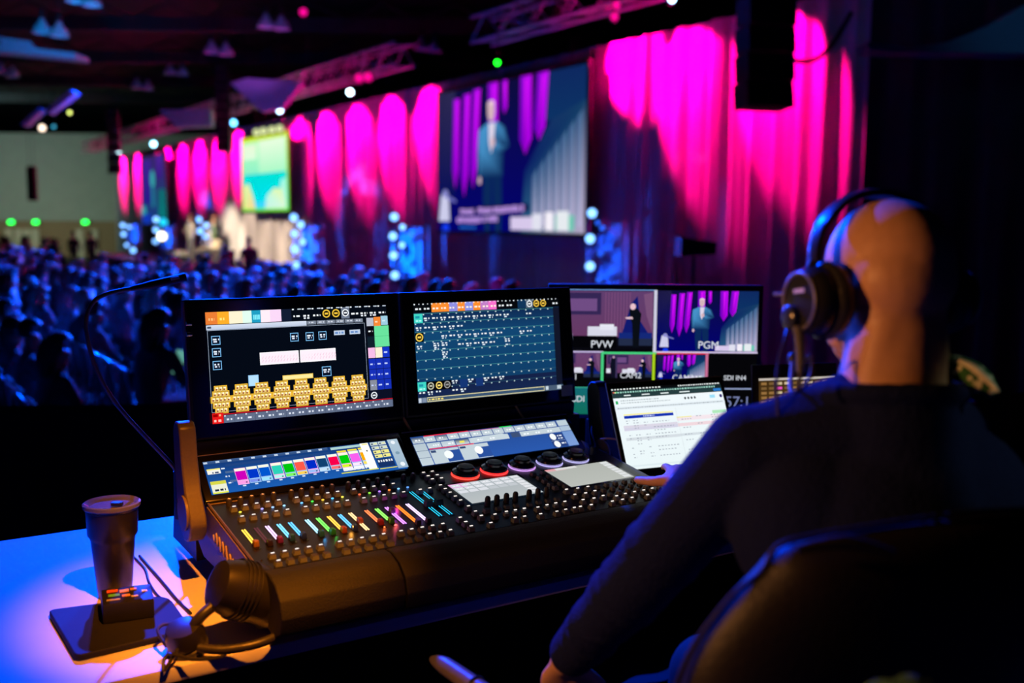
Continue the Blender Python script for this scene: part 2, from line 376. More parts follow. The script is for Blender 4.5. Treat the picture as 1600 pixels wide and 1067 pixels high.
# trusses
TRM=mat('aluminium_truss',(.55,.55,.58),.35,metal=.4,noise=.1)
def truss(s0,s1,t,z,hh=.5,label=''):
    m=MB(); n=max(1,int((s1-s0)/1.0))
    for dt in (0,hh):
        for dz in (0,hh): m.tube([wl(s0,t+dt,z+dz),wl(s1,t+dt,z+dz)],.035,6,smooth=0)
    for i in range(n):
        a=s0+(s1-s0)*i/n; b=s0+(s1-s0)*(i+1)/n; c=(a+b)/2
        for dt in (0,hh):
            m.tube([wl(a,t+dt,z),wl(c,t+dt,z+hh),wl(b,t+dt,z)],.022,5,smooth=0)
        for dz in (0,hh): m.tube([wl(a,t,z+dz),wl(b,t+hh,z+dz)],.02,5,smooth=0)
    o=obj('lighting_truss',m,TRM); rebase(o); return tag(o,label,'truss','aluminium trusses over the curtains')
TR=[(17.6,26.5,'nearest lighting truss, pink lit, over the magenta curtain'),(30,S[4],'middle lighting truss over the pink curtain beside the big screen'),(S[4]+.5,S[2],'far lighting truss over the bright green screen'),(S[2]+.3,S[0],'farthest short lighting truss at the left end')]
for a,b,lb in TR: truss(a,b,1.2,5.42,label=lb)
for a in (18,22,26,31,36,41): 
    m=MB().tube([wl(a,1.45,5.93),wl(a,1.45,9.1)],.02,5,smooth=0); tag(rebase(obj('hoist_chain',m,METAL)),'hoist chain holding a lighting truss, %s'%{18:'nearest one',22:'second nearest one',26:'at the left end of the nearest truss',31:'at the right end of the middle truss',36:'above the middle of the middle truss',41:'at the left part of the middle truss'}[a],'chain','hoist chains above the trusses')
# curtain spot fixtures on the trusses
def fixture():
    t=thing('curtain_spotlight','','stage light'); obj('lamp_body',MB().cyl((0,0,-.12),.11,.3,r2=.09,seg=14),BLK,t)
    obj('yoke',MB().tube([(-.14,0,-.1),(-.14,0,.1),(.14,0,.1),(.14,0,-.1)],.014,6,smooth=0),METAL,t); obj('lens',MB().cyl((0,0,-.275),.09,.02,seg=14),mat('lens_glass',(.5,.3,.4),.1),t); return t
f0=None; nth=['nearest','second','third','fourth','fifth','sixth','seventh','eighth','ninth','tenth','eleventh','twelfth','thirteenth','fourteenth','farthest']
for i,(s,ds,zz) in enumerate(CURTAIN_SPOTS):
    p=wl(s,1.3,5.78); lb='dark curtain spotlight under the truss, %s from the hanging speakers'%nth[i]
    if f0 is None: f0=fixture(); f0.location=p; f0['label']=lb; f0['group']='curtain spotlights under the trusses'
    else: dup(f0,p,0,lb)
# bright little lamps seen on the rigging
def beacon(px,py,s_t,r,col,k,label,Y=None):
    p=on_wall(px,py,s_t) if Y is None else at(px,py,Y)
    t=thing('rig_lamp',label,'lamp',p,group='bright lamps on the rigging')
    obj('housing',MB().cyl((0,.06,0),r*1.25,.12,seg=14,axis=(0,1,0)),BLK,t); obj('hanger_rod',MB().cyl((0,.08,(9.1-p.z)/2),.01,9.1-p.z,seg=6),METAL,t); obj('lit_lens',MB().cyl((0,-.01,0),r,.02,seg=16,axis=(0,1,0)),glow('beacon_%d_%d_%d'%col,col,k),t)
beacon(547,144,1.9,.07,(190,240,255),14,'bright white lamp on the middle truss above the pink curtain')
beacon(437,172,1.9,.08,(170,225,255),12,'bright white lamp at the left end of the middle truss')
beacon(365,192,1.9,.09,(90,180,240),9,'cyan lamp on the far truss beside the dark line array')
beacon(240,225,1.9,.1,(150,220,255),12,'white lamp above the farthest screen')
beacon(186,240,1.9,.1,(190,245,255),12,'white lamp at the far left end of the rigging')
beacon(1050,-1,1.9,.05,(170,220,255),10,'white lamp on the nearest truss at the top edge of the photo')
beacon(777,98,1.9,.045,(20,255,30),9,'green indicator lamp above the big speaker screen')
beacon(109,176,0,.06,(220,235,120),4,'small yellowish lamp hanging above the rear wall',40)
beacon(66,200,0,.12,(255,230,205),3,'warm white lamp above the left end of the rear wall',40)
beacon(84,198,0,.06,(40,130,160),3,'small teal lamp beside the warm white one',40)
for k,px in enumerate((401,412,425,437)): beacon(px,207-2*k,1.2,.12,(225,235,170),[1,3.5,5,2.5][k],'pale yellow lamp on top of the bright green screen, %s of four'%['leftmost','second from left','third from left','rightmost'][k])
for px,py,lb in ((474,19,'pink lit lamp on a hanging pole above the middle truss'),(561,122,'left of two pink lamps standing on the middle truss'),(575,120,'right of two pink lamps standing on the middle truss'),(963,8,'upper small pink lamp at the left end of the nearest truss'),(960,26,'lower small pink lamp at the left end of the nearest truss')):
    beacon(px,py,1.9,.06 if px>900 else .1,(255,10,150),1.2,lb)
# ------------------------------------------------------------ big screens
def vcurt(d,x0,x1,y0,yb,lean,n,col,dark):
    for i in range(n):
        a=x0+(x1-x0)*i/n; b=x0+(x1-x0)*(i+.72)/n; L=lean
        d.up(0); d.poly([(a,y0),(b,y0),(b+L*.5,yb*.85),((a+b)/2+L,yb),(a+L*.9,yb*.85)],col,[dark,col,col,dark,dark])
def man(d,u,v0,h,suit,suit2,skin=(215,180,190),shirt=(225,215,235),a=1.0,leg=True):
    "standing speaker drawn with outline points; u centre, v0 head top, h height"
    k=h*a
    def X(l): return [(u+x*k,v0+y*h) for x,y in l]
    if leg: d.poly(X([(-.11,.45),(.0,.47),(.0,.72),(-.02,1),(-.09,1),(-.12,.7)]),suit2); d.poly(X([(.0,.45),(.13,.45),(.14,.72),(.13,1),(.05,1),(.02,.7)]),suit2)
    d.poly(X([(-.17,.2),(-.06,.155),(.07,.155),(.18,.2),(.16,.35),(.15,.55),(-.13,.55),(-.14,.35)]),suit,[suit,suit,suit,suit2,suit2,suit2,suit2,suit])
    d.poly(X([(-.17,.2),(-.12,.22),(-.14,.4),(-.13,.56),(-.18,.56),(-.2,.38)]),suit,[suit]*3+[suit2]*3)
    d.poly(X([(.12,.2),(.18,.2),(.24,.34),(.1,.4),(.04,.32),(.08,.3),(.14,.32)]),suit,[suit,suit2,suit2,suit2,suit,suit,suit2])
    d.poly(X([(-.035,.16),(.05,.16),(.03,.3),(.0,.38),(-.03,.3)]),shirt); d.ell(u+.02*k,v0+.3*h,.03*k,.035*h,skin)
    d.ell(u-.155*k,v0+.57*h,.022*k,.03*h,skin)
    d.ell(u,v0+.075*h,.05*k,.075*h,skin); d.poly(X([(-.05,.06),(-.045,.01),(0,-.005),(.045,.01),(.05,.06),(.03,.03),(-.03,.03)]),(235,200,215))
def pgm(d,cap=True,ar=1.0):
    "live shot: speaker in a blue suit before violet curtains"
    d.rect(0,0,1,1,(14,12,60),(2,2,110),step=True); d.rect(0,0,.14,.75,(52,48,88),(8,20,80))
    d.rect(.77,0,1,.3,(14,40,96),(12,50,100),step=True); d.poly([(.62,1),(.64,.6),(.8,.3),(1,.2),(1,1)],(30,60,110),[(40,90,130),(10,30,100),(20,50,100),(20,60,100),(180,170,200)])
    for i in range(7):
        a=.69+.044*i; t=.56-.055*i; d.poly([(a,t+.08),(a+.03,t+.03),(a+.032,.96),(a,.96)],(150,150,190),[(60,90,140),(70,110,150),(200,190,225),(150,155,190)])
    d.up()
    for x0,x1,yt,yb,ln in ((.135,.185,.06,.7,-.01),(.215,.27,.04,.76,-.02),(.29,.345,.02,.7,-.025),(.40,.47,0,.42,-.0),(.5,.535,0,.22,0),(.62,.695,0,.5,0),(.73,.8,0,.42,-.02)):
        m_=(x0+x1)/2; d.poly([(x0,yt),(x1,yt),(x1+ln,yb*.8),(m_+ln,yb),(x0+ln,yb*.8)],(190,0,240),[(120,10,200),(200,10,250),(190,0,250),(150,0,200),(90,0,190)])
        d.poly([(m_-.005,yt+.02),(m_+.012,yt+.02),(m_+ln,yb*.8)],(225,20,255))
    d.up(); d.poly([(.03,.93),(.05,.74),(.11,.74),(.12,.93)],(205,205,235)); d.poly([(.1,.74),(.17,.78),(.17,.8),(.1,.77)],(110,110,190)); d.ell(.085,.73,.022,.03,(140,140,210))
    d.poly([(.07,.95),(.11,.95),(.12,1),(.06,1)],(20,60,240))
    man(d,.44,.12,.93,(70,145,200),(10,40,90),a=ar)
    for x0,x1,y0,c in ((.58,.72,.9,(215,200,235)),(.72,.78,.88,(225,225,240)),(.8,.85,.87,(245,240,250)),(.86,.97,.89,(110,200,180)),(.87,.94,.865,(230,235,240))): d.rect(x0,y0,x1,.985,c,step=True)
    if cap:
        d.poly([(.205,.835),(.7,.815),(.7,.865),(.205,.875)],(20,16,70))
def big_screen(p_tl,p_br,t,label,draw,back=.12,k=1):
    a=on_wall(*p_tl,t); b=on_wall(*p_br,t); w=(Vector((b.x,b.y,0))-Vector((a.x,a.y,0))).length; h=a.z-b.z
    th=thing('projection_screen',label,'screen',(a+b)/2-Vector((0,0,h/2)),group=None); th.rotation_euler=(0,0,math.atan2(-WD.y,-WD.x))
    # local: x to the right along the wall, -y to the seats
    fr=MB(); fr.box((0,.04,h/2),(w+.16,.06,h+.16)); obj('frame',fr,BLK,th)
    d=Disp((-w/2,-.005,h),(1,0,0),(0,0,1),w,h,.003); draw(d); d.build('screen',th,k)
    fl=MB()
    for x in (-w*.4,w*.4): fl.tube([(x,.05,h),(x,.05,h+(5.42-b.z-h if b.z+h<5.4 else .3))],.012,5,smooth=0)
    obj('hanging_cable',fl,METAL,th); return th
def draw_main(d):
    pgm(d,ar=h_ar); d.add_text('people - your families there a',.20,.212,.868,(185,150,225)) if False else None
    # two lines of caption, soft and lilac
    for v,u0,u1 in ((.847,.22,.33),(.842,.36,.47),(.838,.48,.57),(.832,.58,.66),(.828,.675,.69),(.905,.225,.42),(.9,.435,.455),(.897,.47,.54)):
        x=u0
        while x<u1: d.rect(x,v-.008*R.random(),x+.009,v+.03+.01*R.random(),(190,150,230),step=True); x+=.0125
    d.words(.27,.965,.39,.014,(40,120,220))
h_ar=.56
big_screen((685,148),(914,365),.45,'big screen showing a speaker in a blue suit and two caption lines',draw_main)
def draw_green(d):
    d.rect(0,0,1,1,(210,235,30),(120,240,60),step=True); d.rect(.03,.06,.97,.97,(190,255,190),(0,230,215),step=True)
    d.rect(.03,.1,.35,.3,(235,250,215),(225,255,225),step=True); d.rect(.4,.07,.95,.5,(235,255,225),(170,250,200)); d.rect(.03,.5,.97,.88,(0,225,215),(0,225,240),step=True)
    d.rect(.08,.88,.92,.95,(60,215,255),step=True); d.poly([(.03,.66),(.16,.62),(.26,.8),(.31,.97),(.03,.97)],(235,240,150),[(210,250,170),(240,250,170),(240,230,150),(255,215,150),(230,240,140)])
    d.poly([(.52,.97),(.56,.8),(.72,.7),(.84,.72),(.86,.6),(.96,.58),(.96,.97)],(225,250,180),[(200,245,230),(190,250,230),(235,250,170),(230,250,170),(150,250,230),(160,255,230),(220,250,220)])
big_screen((377,218),(452,329),.5,'bright portrait screen with lime border and turquoise pattern above the stage',draw_green)
def draw_far(d):
    d.rect(0,0,1,1,(60,40,110),(20,70,140),step=True); d.rect(.1,.05,.45,.7,(70,40,160),(40,30,150),step=True); d.rect(.65,.02,.9,.35,(90,40,170),(60,30,140)); d.rect(.7,.5,1,.9,(20,110,120),(10,130,130),step=True)
    d.ell(.5,.35,.08,.14,(60,190,190)); d.rect(.45,.45,.56,.75,(30,140,160),step=True); d.ell(.1,.82,.1,.1,(60,180,190)); d.rect(.05,.86,.4,1,(20,60,200),step=True)
big_screen((219,247),(261,350),.5,'dim distant screen with violet and teal picture at the far left',draw_far,k=.8)
# ------------------------------------------------------------ blue light towers with round lamps
TOWM=mat('tower_cloth',(.55,.55,.6),.7,noise=.35,scale=2.5)
def tower(px,py0,py1,w,t,label,power=60):
    a=on_wall(px,py0,t); b=on_wall(px,py1,t); zt=a.z
    s_=(a-WP).dot(WD); zb_=.12 if 39.5<s_<60 else AUD; base=Vector((a.x,a.y,zb_)); h=zt-zb_
    th=thing('light_tower',label,'tower',base,math.atan2(-WD.y,-WD.x),group='blue lit towers along the curtains')
    m=MB()
    for x in (-w/2,w/2):
        for y in (-.15,.15): m.tube([(x,y,0),(x,y,h)],.03,6,smooth=0)
    n=int(h/.5)
    for i in range(n):
        z=h*i/n; z2=h*(i+1)/n
        for y in (-.15,.15): m.tube([(-w/2,y,z),(w/2,y,(z+z2)/2),(-w/2,y,z2)],.018,5,smooth=0)
    obj('tower_frame',m,TRM,th)
    m=MB().grid(lambda u,v:((u-.5)*w*.86,.02+.05*math.sin(u*19),.05+v*(h-.1)),30,2); obj('cloth_panel',m,TOWM,th,180)
    obj('base_plate',MB().box((0,0,.03),(w+.5,.8,.06),bev=.01),BLK,th)
    p=base+WN*1.6+Vector((0,0,.65+AUD-zb_+.55)); lamp('SPOT','tower_blue_uplight',p,base+Vector((0,0,h*.72)),(.0,.09,1),power*.42,.06,2*math.degrees(math.atan(w*.62/1.6)),.35)
    return th
tower(641,352,452,1.25,1.6,'blue lit tower left of the big speaker screen',2600)
tower(957,342,445,.95,1.6,'blue lit tower right of the big speaker screen',700)
tower(482,350,438,1.4,1.6,'blue lit tower at the right end of the stage',2600)
tower(326,348,392,.8,.75,'small blue lit tower behind the two people on stage',300)
tower(262,352,395,1.0,1.6,'blue lit tower below the farthest screen',2400)
tower(209,350,395,1.0,1.6,'blue lit tower at the far left end of the curtains',2400)
def tower_lamp(px,py,t,r,label,col=(150,190,255),k=6):
    p=on_wall(px,py,t); th=thing('moving_head_lamp',label,'stage light',p,group='round lamps on the blue towers')
    d=(CO-p).normalized(); q=d.to_track_quat('-Y','Z'); th.rotation_euler=q.to_euler()
    obj('head',MB().lathe([(r*.6,.3),(r*1.0,.22),(r*1.25,.02),(r*1.25,0),(r*.9,.0)],m=Matrix.Rotation(math.pi/2,4,'X').inverted(),seg=16),BLK,th)
    obj('lens',MB().cyl((0,-.012,0),r,.02,seg=18,axis=(0,1,0)),glow('lamp_%d_%d_%g'%(col[0],col[1],k),col,k),th)
    obj('yoke',MB().tube([(-r*1.5,.1,0),(-r*1.5,.2,-r*1.9),(r*1.5,.2,-r*1.9),(r*1.5,.1,0)],.02,6,smooth=0),METAL,th)
W_='%s lamp on the %s tower, %s'
def lampset(tw,lst,t):
    for px,py,r,adj,pos in lst: tower_lamp(px,py,t,r,W_%(adj,tw,pos),(120,180,255) if r>.06 else (40,100,255),3.2 if r>.06 else 1.6)
lampset('right-of-screen',[(925,333,.075,'large white-blue','topmost of the big three'),(922,373,.075,'large white-blue','middle of the big three'),(922,416,.075,'large white-blue','lowest of the big three'),(934,348,.035,'small dim','beside the topmost big one'),(941,356,.04,'small blue','right below the topmost big one'),(938,396,.04,'small blue','between the lower two big ones'),(936,437,.045,'small blue','at the very bottom')],2.0)
lampset('left-of-screen',[(616,339,.085,'large white-blue','topmost of four in the left column'),(614,369,.085,'large white-blue','second of four in the left column'),(615,399,.085,'large white-blue','third of four in the left column'),(617,430,.085,'large white-blue','lowest of four in the left column'),(629,355,.062,'mid-size blue','upper one of the right column'),(628,383,.062,'mid-size blue','middle one of the right column'),(624,413,.045,'small dim blue','lowest one of the right column')],2.0)
lampset('stage-end',[(459,340,.1,'large white-blue','topmost of the left column'),(460,365,.09,'large white-blue','second of the left column'),(461,389,.11,'large white-blue','third of the left column'),(463,415,.11,'large white-blue','lowest of the left column'),(470,351,.09,'mid-size blue','upper one of the right column'),(473,378,.08,'mid-size blue','middle one of the right column'),(471,402,.058,'small dim blue','lowest one of the right column')],2.0)
lampset('behind-the-speakers',[(311,343,.1,'white-blue','upper left'),(322,352,.09,'blue','upper right'),(313,361,.11,'white-blue','lower left'),(321,370,.08,'blue','lower right')],1.0)
lampset('below-far-screen',[(244,343,.11,'white-blue','top of the left column'),(244,359,.11,'white-blue','middle of the left column'),(243,377,.1,'blue','bottom of the left column')],2.0)
tower_lamp(255,347,2.0,.16,'cyan lamp beside the tower below the farthest screen',(30,190,230),1.6); tower_lamp(253,369,2.0,.17,'big warm white lamp beside the tower below the farthest screen',(255,245,220),4)
lampset('far-left',[(192,352,.1,'white-blue','upper left'),(202,355,.08,'blue','upper right'),(193,366,.1,'white-blue','lower left'),(198,383,.08,'blue','bottom left'),(208,391,.11,'bright blue','bottom right')],2.0)
# ------------------------------------------------------------ hanging line array speakers
def array(px0,px1,pyb,n,Y,label,curve=.03,hpx=None,top=None):
    a=at(px0,pyb,Y); b=at(px1,pyb,Y); w=b.x-a.x; bx=(a.x+b.x)/2; zb=a.z
    th=thing('line_array_speaker',label,'speaker',(bx,Y,zb),.25 if Y<15 else 0,group='hanging line arrays')
    bh=w*.42 if hpx is None else hpx; z=0; ang=-.18; y=0
    for i in range(n):
        m=MB(); sgn=1
        m.prism([(-w/2,-w*.3,-bh/2),(w/2,-w*.3,-bh/2),(w/2*.97,w*.3,-bh/2*.8),(-w/2*.97,w*.3,-bh/2*.8)],(0,0,bh*.93)); 
        M=Matrix.Translation((0,y,z+bh/2))@Matrix.Rotation(ang,4,'X'); bmesh.ops.transform(m.bm,matrix=M,verts=m.bm.verts)
        bx_=obj('speaker_box',m,mat('speaker_black',(.006,.006,.008),.7,noise=.2),th,0)
        g=MB().box((0,-w*.305,0),(w*.9,.01,bh*.7)); bmesh.ops.transform(g.bm,matrix=M,verts=g.bm.verts); obj('grille',g,mat('grille_black',(.004,.004,.005),.8),bx_)
        z+=bh*math.cos(ang)*.99; y+=-bh*math.sin(ang)*.0+.0; ang+=curve
    m=MB().tube([(-w*.3,0,z),(-w*.3,0,9.1-zb)],.012,5,smooth=0).tube([(w*.3,0,z),(w*.3,0,9.1-zb)],.012,5,smooth=0); obj('hanging_chain',m,METAL,th)
    m=MB().box((0,0,z+.04),(w*.9,w*.5,.06)); obj('rigging_frame',m,METAL,th); return th
array(1152,1231,172,7,12.5,'large black line array hanging before the nearest magenta curtain',.03,.33)
array(340,361,238,9,33,'dark line array hanging left of the bright green screen',.04,.3)
array(171,189,272,6,40,'dark line array hanging at the left end of the curtains',.03,.42)
array(45,58,314,8,50,'small curved line array in front of the grey rear wall',-.05,.22)
m=MB().tube([at(1224,88,12.4),at(1250,96,12.4),at(1275,92,12.6),at(1300,70,12.8),at(1330,20,13)],.03,6); tag(rebase(obj('speaker_cable',m,CABLE)),'thick black cable drooping from the large line array to the right','cable')
# dark case on a pole, silhouetted against the magenta curtain
p=at(1087,400,9.5); t=thing('stand_speaker','black box on a pole stand before the magenta curtain','speaker',(p.x,p.y,AUD),.1)
z=p.z-AUD; m=MB(); m.prism([(-.175,-.12,z),(.155,-.12,z+.02),(.165,-.12,z+.13),(-.17,-.12,z+.175)],(0,.25,0)); obj('box',m,BLK,t,0)
obj('pole',MB().cyl((-.02,0,z/2),.016,z,seg=8),BLK,t)
m=MB()
for k in range(3): m.tube([(-.02,0,.5),(-.02+.45*math.cos(k*2.09),.45*math.sin(k*2.09),.02)],.012,6,smooth=0)
obj('tripod_legs',m,BLK,t)
# ------------------------------------------------------------ stage
SZ=.12
s0,s1=s_of(262,400,4),s_of(500,400,1)
def wbox(s0,s1,t0,t1,z0,z1,bev=0): 
    m=MB(); m.prism([wl(s0,t0,z0),wl(s1,t0,z0),wl(s1,t1,z0),wl(s0,t1,z0)],(0,0,z1-z0)); return m
st=obj('stage_platform',wbox(39.5,60,.25,3.0,AUD,SZ),mat('stage_black',(.06,.05,.05),.4)); rebase(st); tag(st,'low dark stage platform in front of the cream curtain','stage')
st=obj('stage_edge_strip',wbox(39.5,60,3.001,3.03,SZ-.1,SZ-.02),mat('stage_edge',(.5,.42,.34),.6)); rebase(st); tag(st,'pale strip along the front edge of the stage','strip')
def on_stage(px,py=None):
    "ground point on the stage under pixel column px"
    return on(px,py,(0,0,SZ),Vector((0,0,1)))
def wp(px,t): p=on_wall(px,390,t); return Vector((p.x,p.y,SZ))
CREAM=mat('cream_upholstery',(.75,.7,.52),.7,noise=.05)
rz=math.atan2(-WD.y,-WD.x)
def cpt(p,col): pass
# white bench, armchair
p=wp(279,1.5); t=thing('white_bench','low white rounded bench at the left of the stage','bench',p,rz)
obj('seat_pad',MB().box((0,0,.3),(1.7,.6,.22),bev=.08),mat('white_vinyl',(.8,.8,.7),.5),t)
for x in (-.7,.7): obj('leg',MB().box((x,0,.1),(.08,.5,.2)),METAL,t)
p=wp(326,1.7); t=thing('armchair','cream armchair beside the person in green on stage','armchair',p,rz)
obj('seat',MB().box((0,0,.3),(.8,.75,.34),bev=.06),CREAM,t); obj('backrest',MB().box((0,.33,.6),(.9,.2,.65),bev=.06),CREAM,t)
for x in (-.46,.46): obj('armrest',MB().box((x,0,.38),(.18,.8,.5),bev=.05),CREAM,t)
p=wp(355,2.7); m=MB().box((0,0,.36),(.62,.3,.72),bev=.02); o=obj('confidence_monitor',m,BLK); o.location=(p.x,p.y,p.z); o.rotation_euler=(0,0,rz)
tag(o,'black box-shaped floor monitor at the stage front','monitor')
SKIN=mat('skin',(.62,.36,.24),.5,noise=.08,scale=40)
def standing(name,label,loc,rotz,h,shirt,trouser,hair,pose=0,head=(.62,.4,.3)):
    t=thing(name,label,'person',loc,rotz)
    k=h/1.75
    P=[(0,0,.95),(0,.01,1.15),(0,.0,1.38),(0,0,1.5),(0,.02,1.58),(0,.02,1.69),
       (-.1,0,.88),(-.12,.02,.48),(-.13,0,.08),(-.14,.13,.03),(.1,0,.88),(.12,.02,.48),(.13,0,.08),(.14,.13,.03),
       (-.19,0,1.4),(-.25,-.02,1.15),(-.22,.1,.92),(.19,0,1.4),(.26,.05,1.15),(.12,.28,1.18) if pose else (.24,.1,.92)]
    Ed=[(0,1),(1,2),(2,3),(3,4),(4,5),(0,6),(6,7),(7,8),(8,9),(0,10),(10,11),(11,12),(12,13),(2,14),(14,15),(15,16),(2,17),(17,18),(18,19)]
    Rd=[.15,.14,.16,.055,.07,.1,.09,.065,.045,.04,.09,.065,.045,.04,.06,.05,.035,.06,.05,.035]
    me=skin([(x*k,y*k,z*k) for x,y,z in P],Ed,[r*k for r in Rd],1,'body')
    ms=[mat('skin_tone',head,.5),mat('shirt_%02x%02x%02x'%tuple(int(255*c) for c in shirt),shirt,.8),mat('trousers_%02x%02x%02x'%tuple(int(255*c) for c in trouser),trouser,.8)]
    for m_ in ms: me.materials.append(m_)
    for p_ in me.polygons:
        z=p_.center.z/k; p_.use_smooth=True; p_.material_index=0 if z>1.5 else (1 if z>.93 else 2)
    obj('body',me,None,t)
    hm=MB().sph((0,-.01*k,1.72*k),(.085*k,.1*k,.085*k),10); bmesh.ops.delete(hm.bm,geom=[v for v in hm.bm.verts if v.co.z<1.70*k and v.co.y>-.0],context='VERTS')
    obj('hair',hm,mat('hair_%02x'%int(255*hair[0]),hair,.6),t); return t
standing('person','person in a grey suit and white shirt standing on stage',wp(299,1.3),rz+3.4,1.82,(.5,.48,.45),(.25,.24,.25),(.3,.2,.14),1)
standing('person','person in a green jacket standing behind the cream armchair on stage',wp(336,1.3),rz+2.8,1.75,(.2,.34,.2),(.08,.09,.08),(.5,.25,.1))
p=at(389,400,30); standing('person','dark silhouetted camera operator standing before the cream curtain',(p.x,p.y,AUD),.4,1.78,(.01,.01,.012),(.01,.01,.01),(.01,.01,.01),1,(.02,.015,.012))
t=thing('video_camera','black video camera on a tripod beside the silhouetted operator','camera',(p.x-.62,p.y-.3,AUD),.4)
obj('camera_body',MB().box((0,0,1.5),(.14,.34,.16),bev=.02).cyl((0,.24,1.5),.05,.16,axis=(0,1,0)),BLK,t)
for k in range(3): obj('leg',MB().tube([(0,0,1.42),(.4*math.cos(k*2.09),.4*math.sin(k*2.09),.02)],.018,6,smooth=0),BLK,t)
# dark standing people near the rear wall
for px,py,lb in ((115,385,'dark figure standing near the rear wall, left one'),(143,385,'dark figure standing near the rear wall, right one')):
    q=at(px,py,44); standing('person',lb,(q.x,q.y,AUD),0,1.75,(.02,.02,.03),(.02,.02,.02),(.01,.01,.01),0,(.1,.07,.06))
# ============================================================ AUDIENCE
RZ=math.atan2(-WD.y,-WD.x)
AR=random.Random(21)
HAIRC=[('dark',(.02,.015,.012)),('light',(.4,.33,.24)),('grey',(.3,.3,.32))]
SHIRTC=[('pale',(.62,.62,.66)),('mid-grey',(.2,.2,.23)),('dark',(.035,.035,.045))]
def seated(hi,si,long_hair,lean,low=False):
    t=thing('seated_person','','person')
    P=[(0,0,.52),(0,-.03+lean*.3,.75),(0,-.03+lean,1.0),(0,lean,1.1),(0,.02+lean,1.16),(0,.03+lean,1.27),
       (-.19,-.02+lean,1.0),(-.25,.08+lean,.78),(-.1,.3,.68),(.19,-.02+lean,1.0),(.25,.08+lean,.78),(.1,.3,.68),
       (-.1,.05,.5),(-.13,.46,.5),(-.13,.46,.08),(.1,.05,.5),(.13,.46,.5),(.13,.46,.08),(-.13,.58,.04),(.13,.58,.04)]
    Ed=[(0,1),(1,2),(2,3),(3,4),(4,5),(2,6),(6,7),(7,8),(2,9),(9,10),(10,11),(0,12),(12,13),(13,14),(0,15),(15,16),(16,17),(14,18),(17,19)]
    Rd=[.15,.15,.16,.06,.07,.1,.07,.05,.035,.07,.05,.035,.1,.075,.05,.1,.075,.05,.04,.04]
    me=skin(P,Ed,Rd,1,'body'); 
    hn,hc=HAIRC[hi]; sn,scol=SHIRTC[si]
    for m_ in (mat('audience_skin',(.55,.36,.27),.55,noise=.05),mat('audience_shirt_'+sn,scol,.85,noise=.2,scale=9),mat('audience_trousers',(.03,.03,.045),.85)): me.materials.append(m_)
    for p in me.polygons:
        z=p.center.z; p.use_smooth=True; y=p.center.y
        p.material_index=0 if (z>1.11 or (y>.26 and .62<z<.8)) else (1 if z>.6 else 2)
    obj('body',me,None,t)
    hm=MB().sph((0,.005+lean,1.3),(.108,.12,.112),12)
    bmesh.ops.delete(hm.bm,geom=[v for v in hm.bm.verts if v.co.y>lean+.03 and v.co.z<1.33 or v.co.z<1.22],context='VERTS')
    if long_hair: hm.tube([(0,-.05+lean,1.33),(0,-.1+lean,1.2),(0,-.13+lean,1.02)],[.09,.095,.05],8,smooth=2)
    obj('hair',hm,mat('audience_hair_'+hn,hc,.55),t)
    return t
def chair():
    t=thing('banquet_chair','','chair')
    fab=mat('chair_fabric',(.05,.05,.06),.8,noise=.2); 
    obj('seat',MB().box((0,.02,.45),(.44,.44,.07),bev=.02),fab,t)
    obj('backrest',MB().box((0,-.21,.72),(.42,.045,.4),rot=(-.12,0,0),bev=.02),fab,t)
    obj('back_frame',MB().tube([(-.22,-.2,.04),(-.22,-.18,.45),(-.215,-.24,.88),(-.17,-.255,.935),(.17,-.255,.935),(.215,-.24,.88),(.22,-.18,.45),(.22,-.2,.04)],.014,6,smooth=2),mat('chair_steel',(.5,.5,.55),.3,metal=.6),t)
    for x in (-.2,.2): obj('leg',MB().tube([(x,.2,.44),(x,.22,.0)],.012,6,smooth=0),METAL,t)
    return t
ch0=chair(); ch0.location=(0,0,-50)
protos=[]
for hi in range(3):
    for si in range(3):
        protos.append(seated(hi,si,(hi+si)%2==0,[0,.05,.12][(hi*2+si)%3]))
seats=[]; t=4.3; row=0
while t<27:
    s=14.0+AR.random()*.3
    while s<66:
        p=wl(s,t,AUD); s+=.62
        if int(s/11.5)!=int((s-1.1)/11.5): continue      # aisles
        if t<7.6 and 37<s<62: continue
        if p.y<7.0 or (p.y<9 and p.x>-3.2): continue
        px,py=proj(p+Vector((0,0,1.25)))
        if px<-60 or px>900: continue
        if py>672 or (px>300 and py>462): continue
        if p.y>56: continue
        seats.append((p.length,p,px,py,s,t))
    t+=1.0
seats.sort(key=lambda a:a[0])
used=[False]*len(protos); nper=0; nch=0; rest=[]
usedch=False
# particular people who can be told apart
SPECIAL=[((73,520),0,2,'seated person with dark hair in dark clothes at the lower left, back turned'),
         ((118,478),1,0,'seated person in a pale shirt brightly lit blue, left of the gooseneck lamp'),
         ((235,520),0,2,'seated person with long dark hair bent over a glowing tablet beside the left monitor'),
         ((30,505),0,1,'seated person in grey at the left edge of the photo'),
         ((132,450),2,0,'grey-haired seated person in a pale shirt behind the bend of the gooseneck lamp')]
taken=set(); spec={}
for tgt,hi,si,lb in SPECIAL:
    best=min((i for i in range(len(seats)) if i not in taken),key=lambda i:(seats[i][2]-tgt[0])**2+(seats[i][3]-tgt[1])**2); taken.add(best); spec[best]=(hi,si,lb)
EMPTY=set(i for i in range(len(seats)) if i not in taken and AR.random()<(.5 if seats[i][0]<11 else .16))
def zone(px,D):
    a='at far left' if px<60 else 'left of the gooseneck' if px<135 else 'inside the gooseneck bend' if px<215 else 'beside the left monitor' if px<300 else 'over the left monitor' if px<620 else 'over the right monitor'
    b='near' if D<13 else 'middle' if D<20 else 'farther' if D<30 else 'farthest'
    return a,b
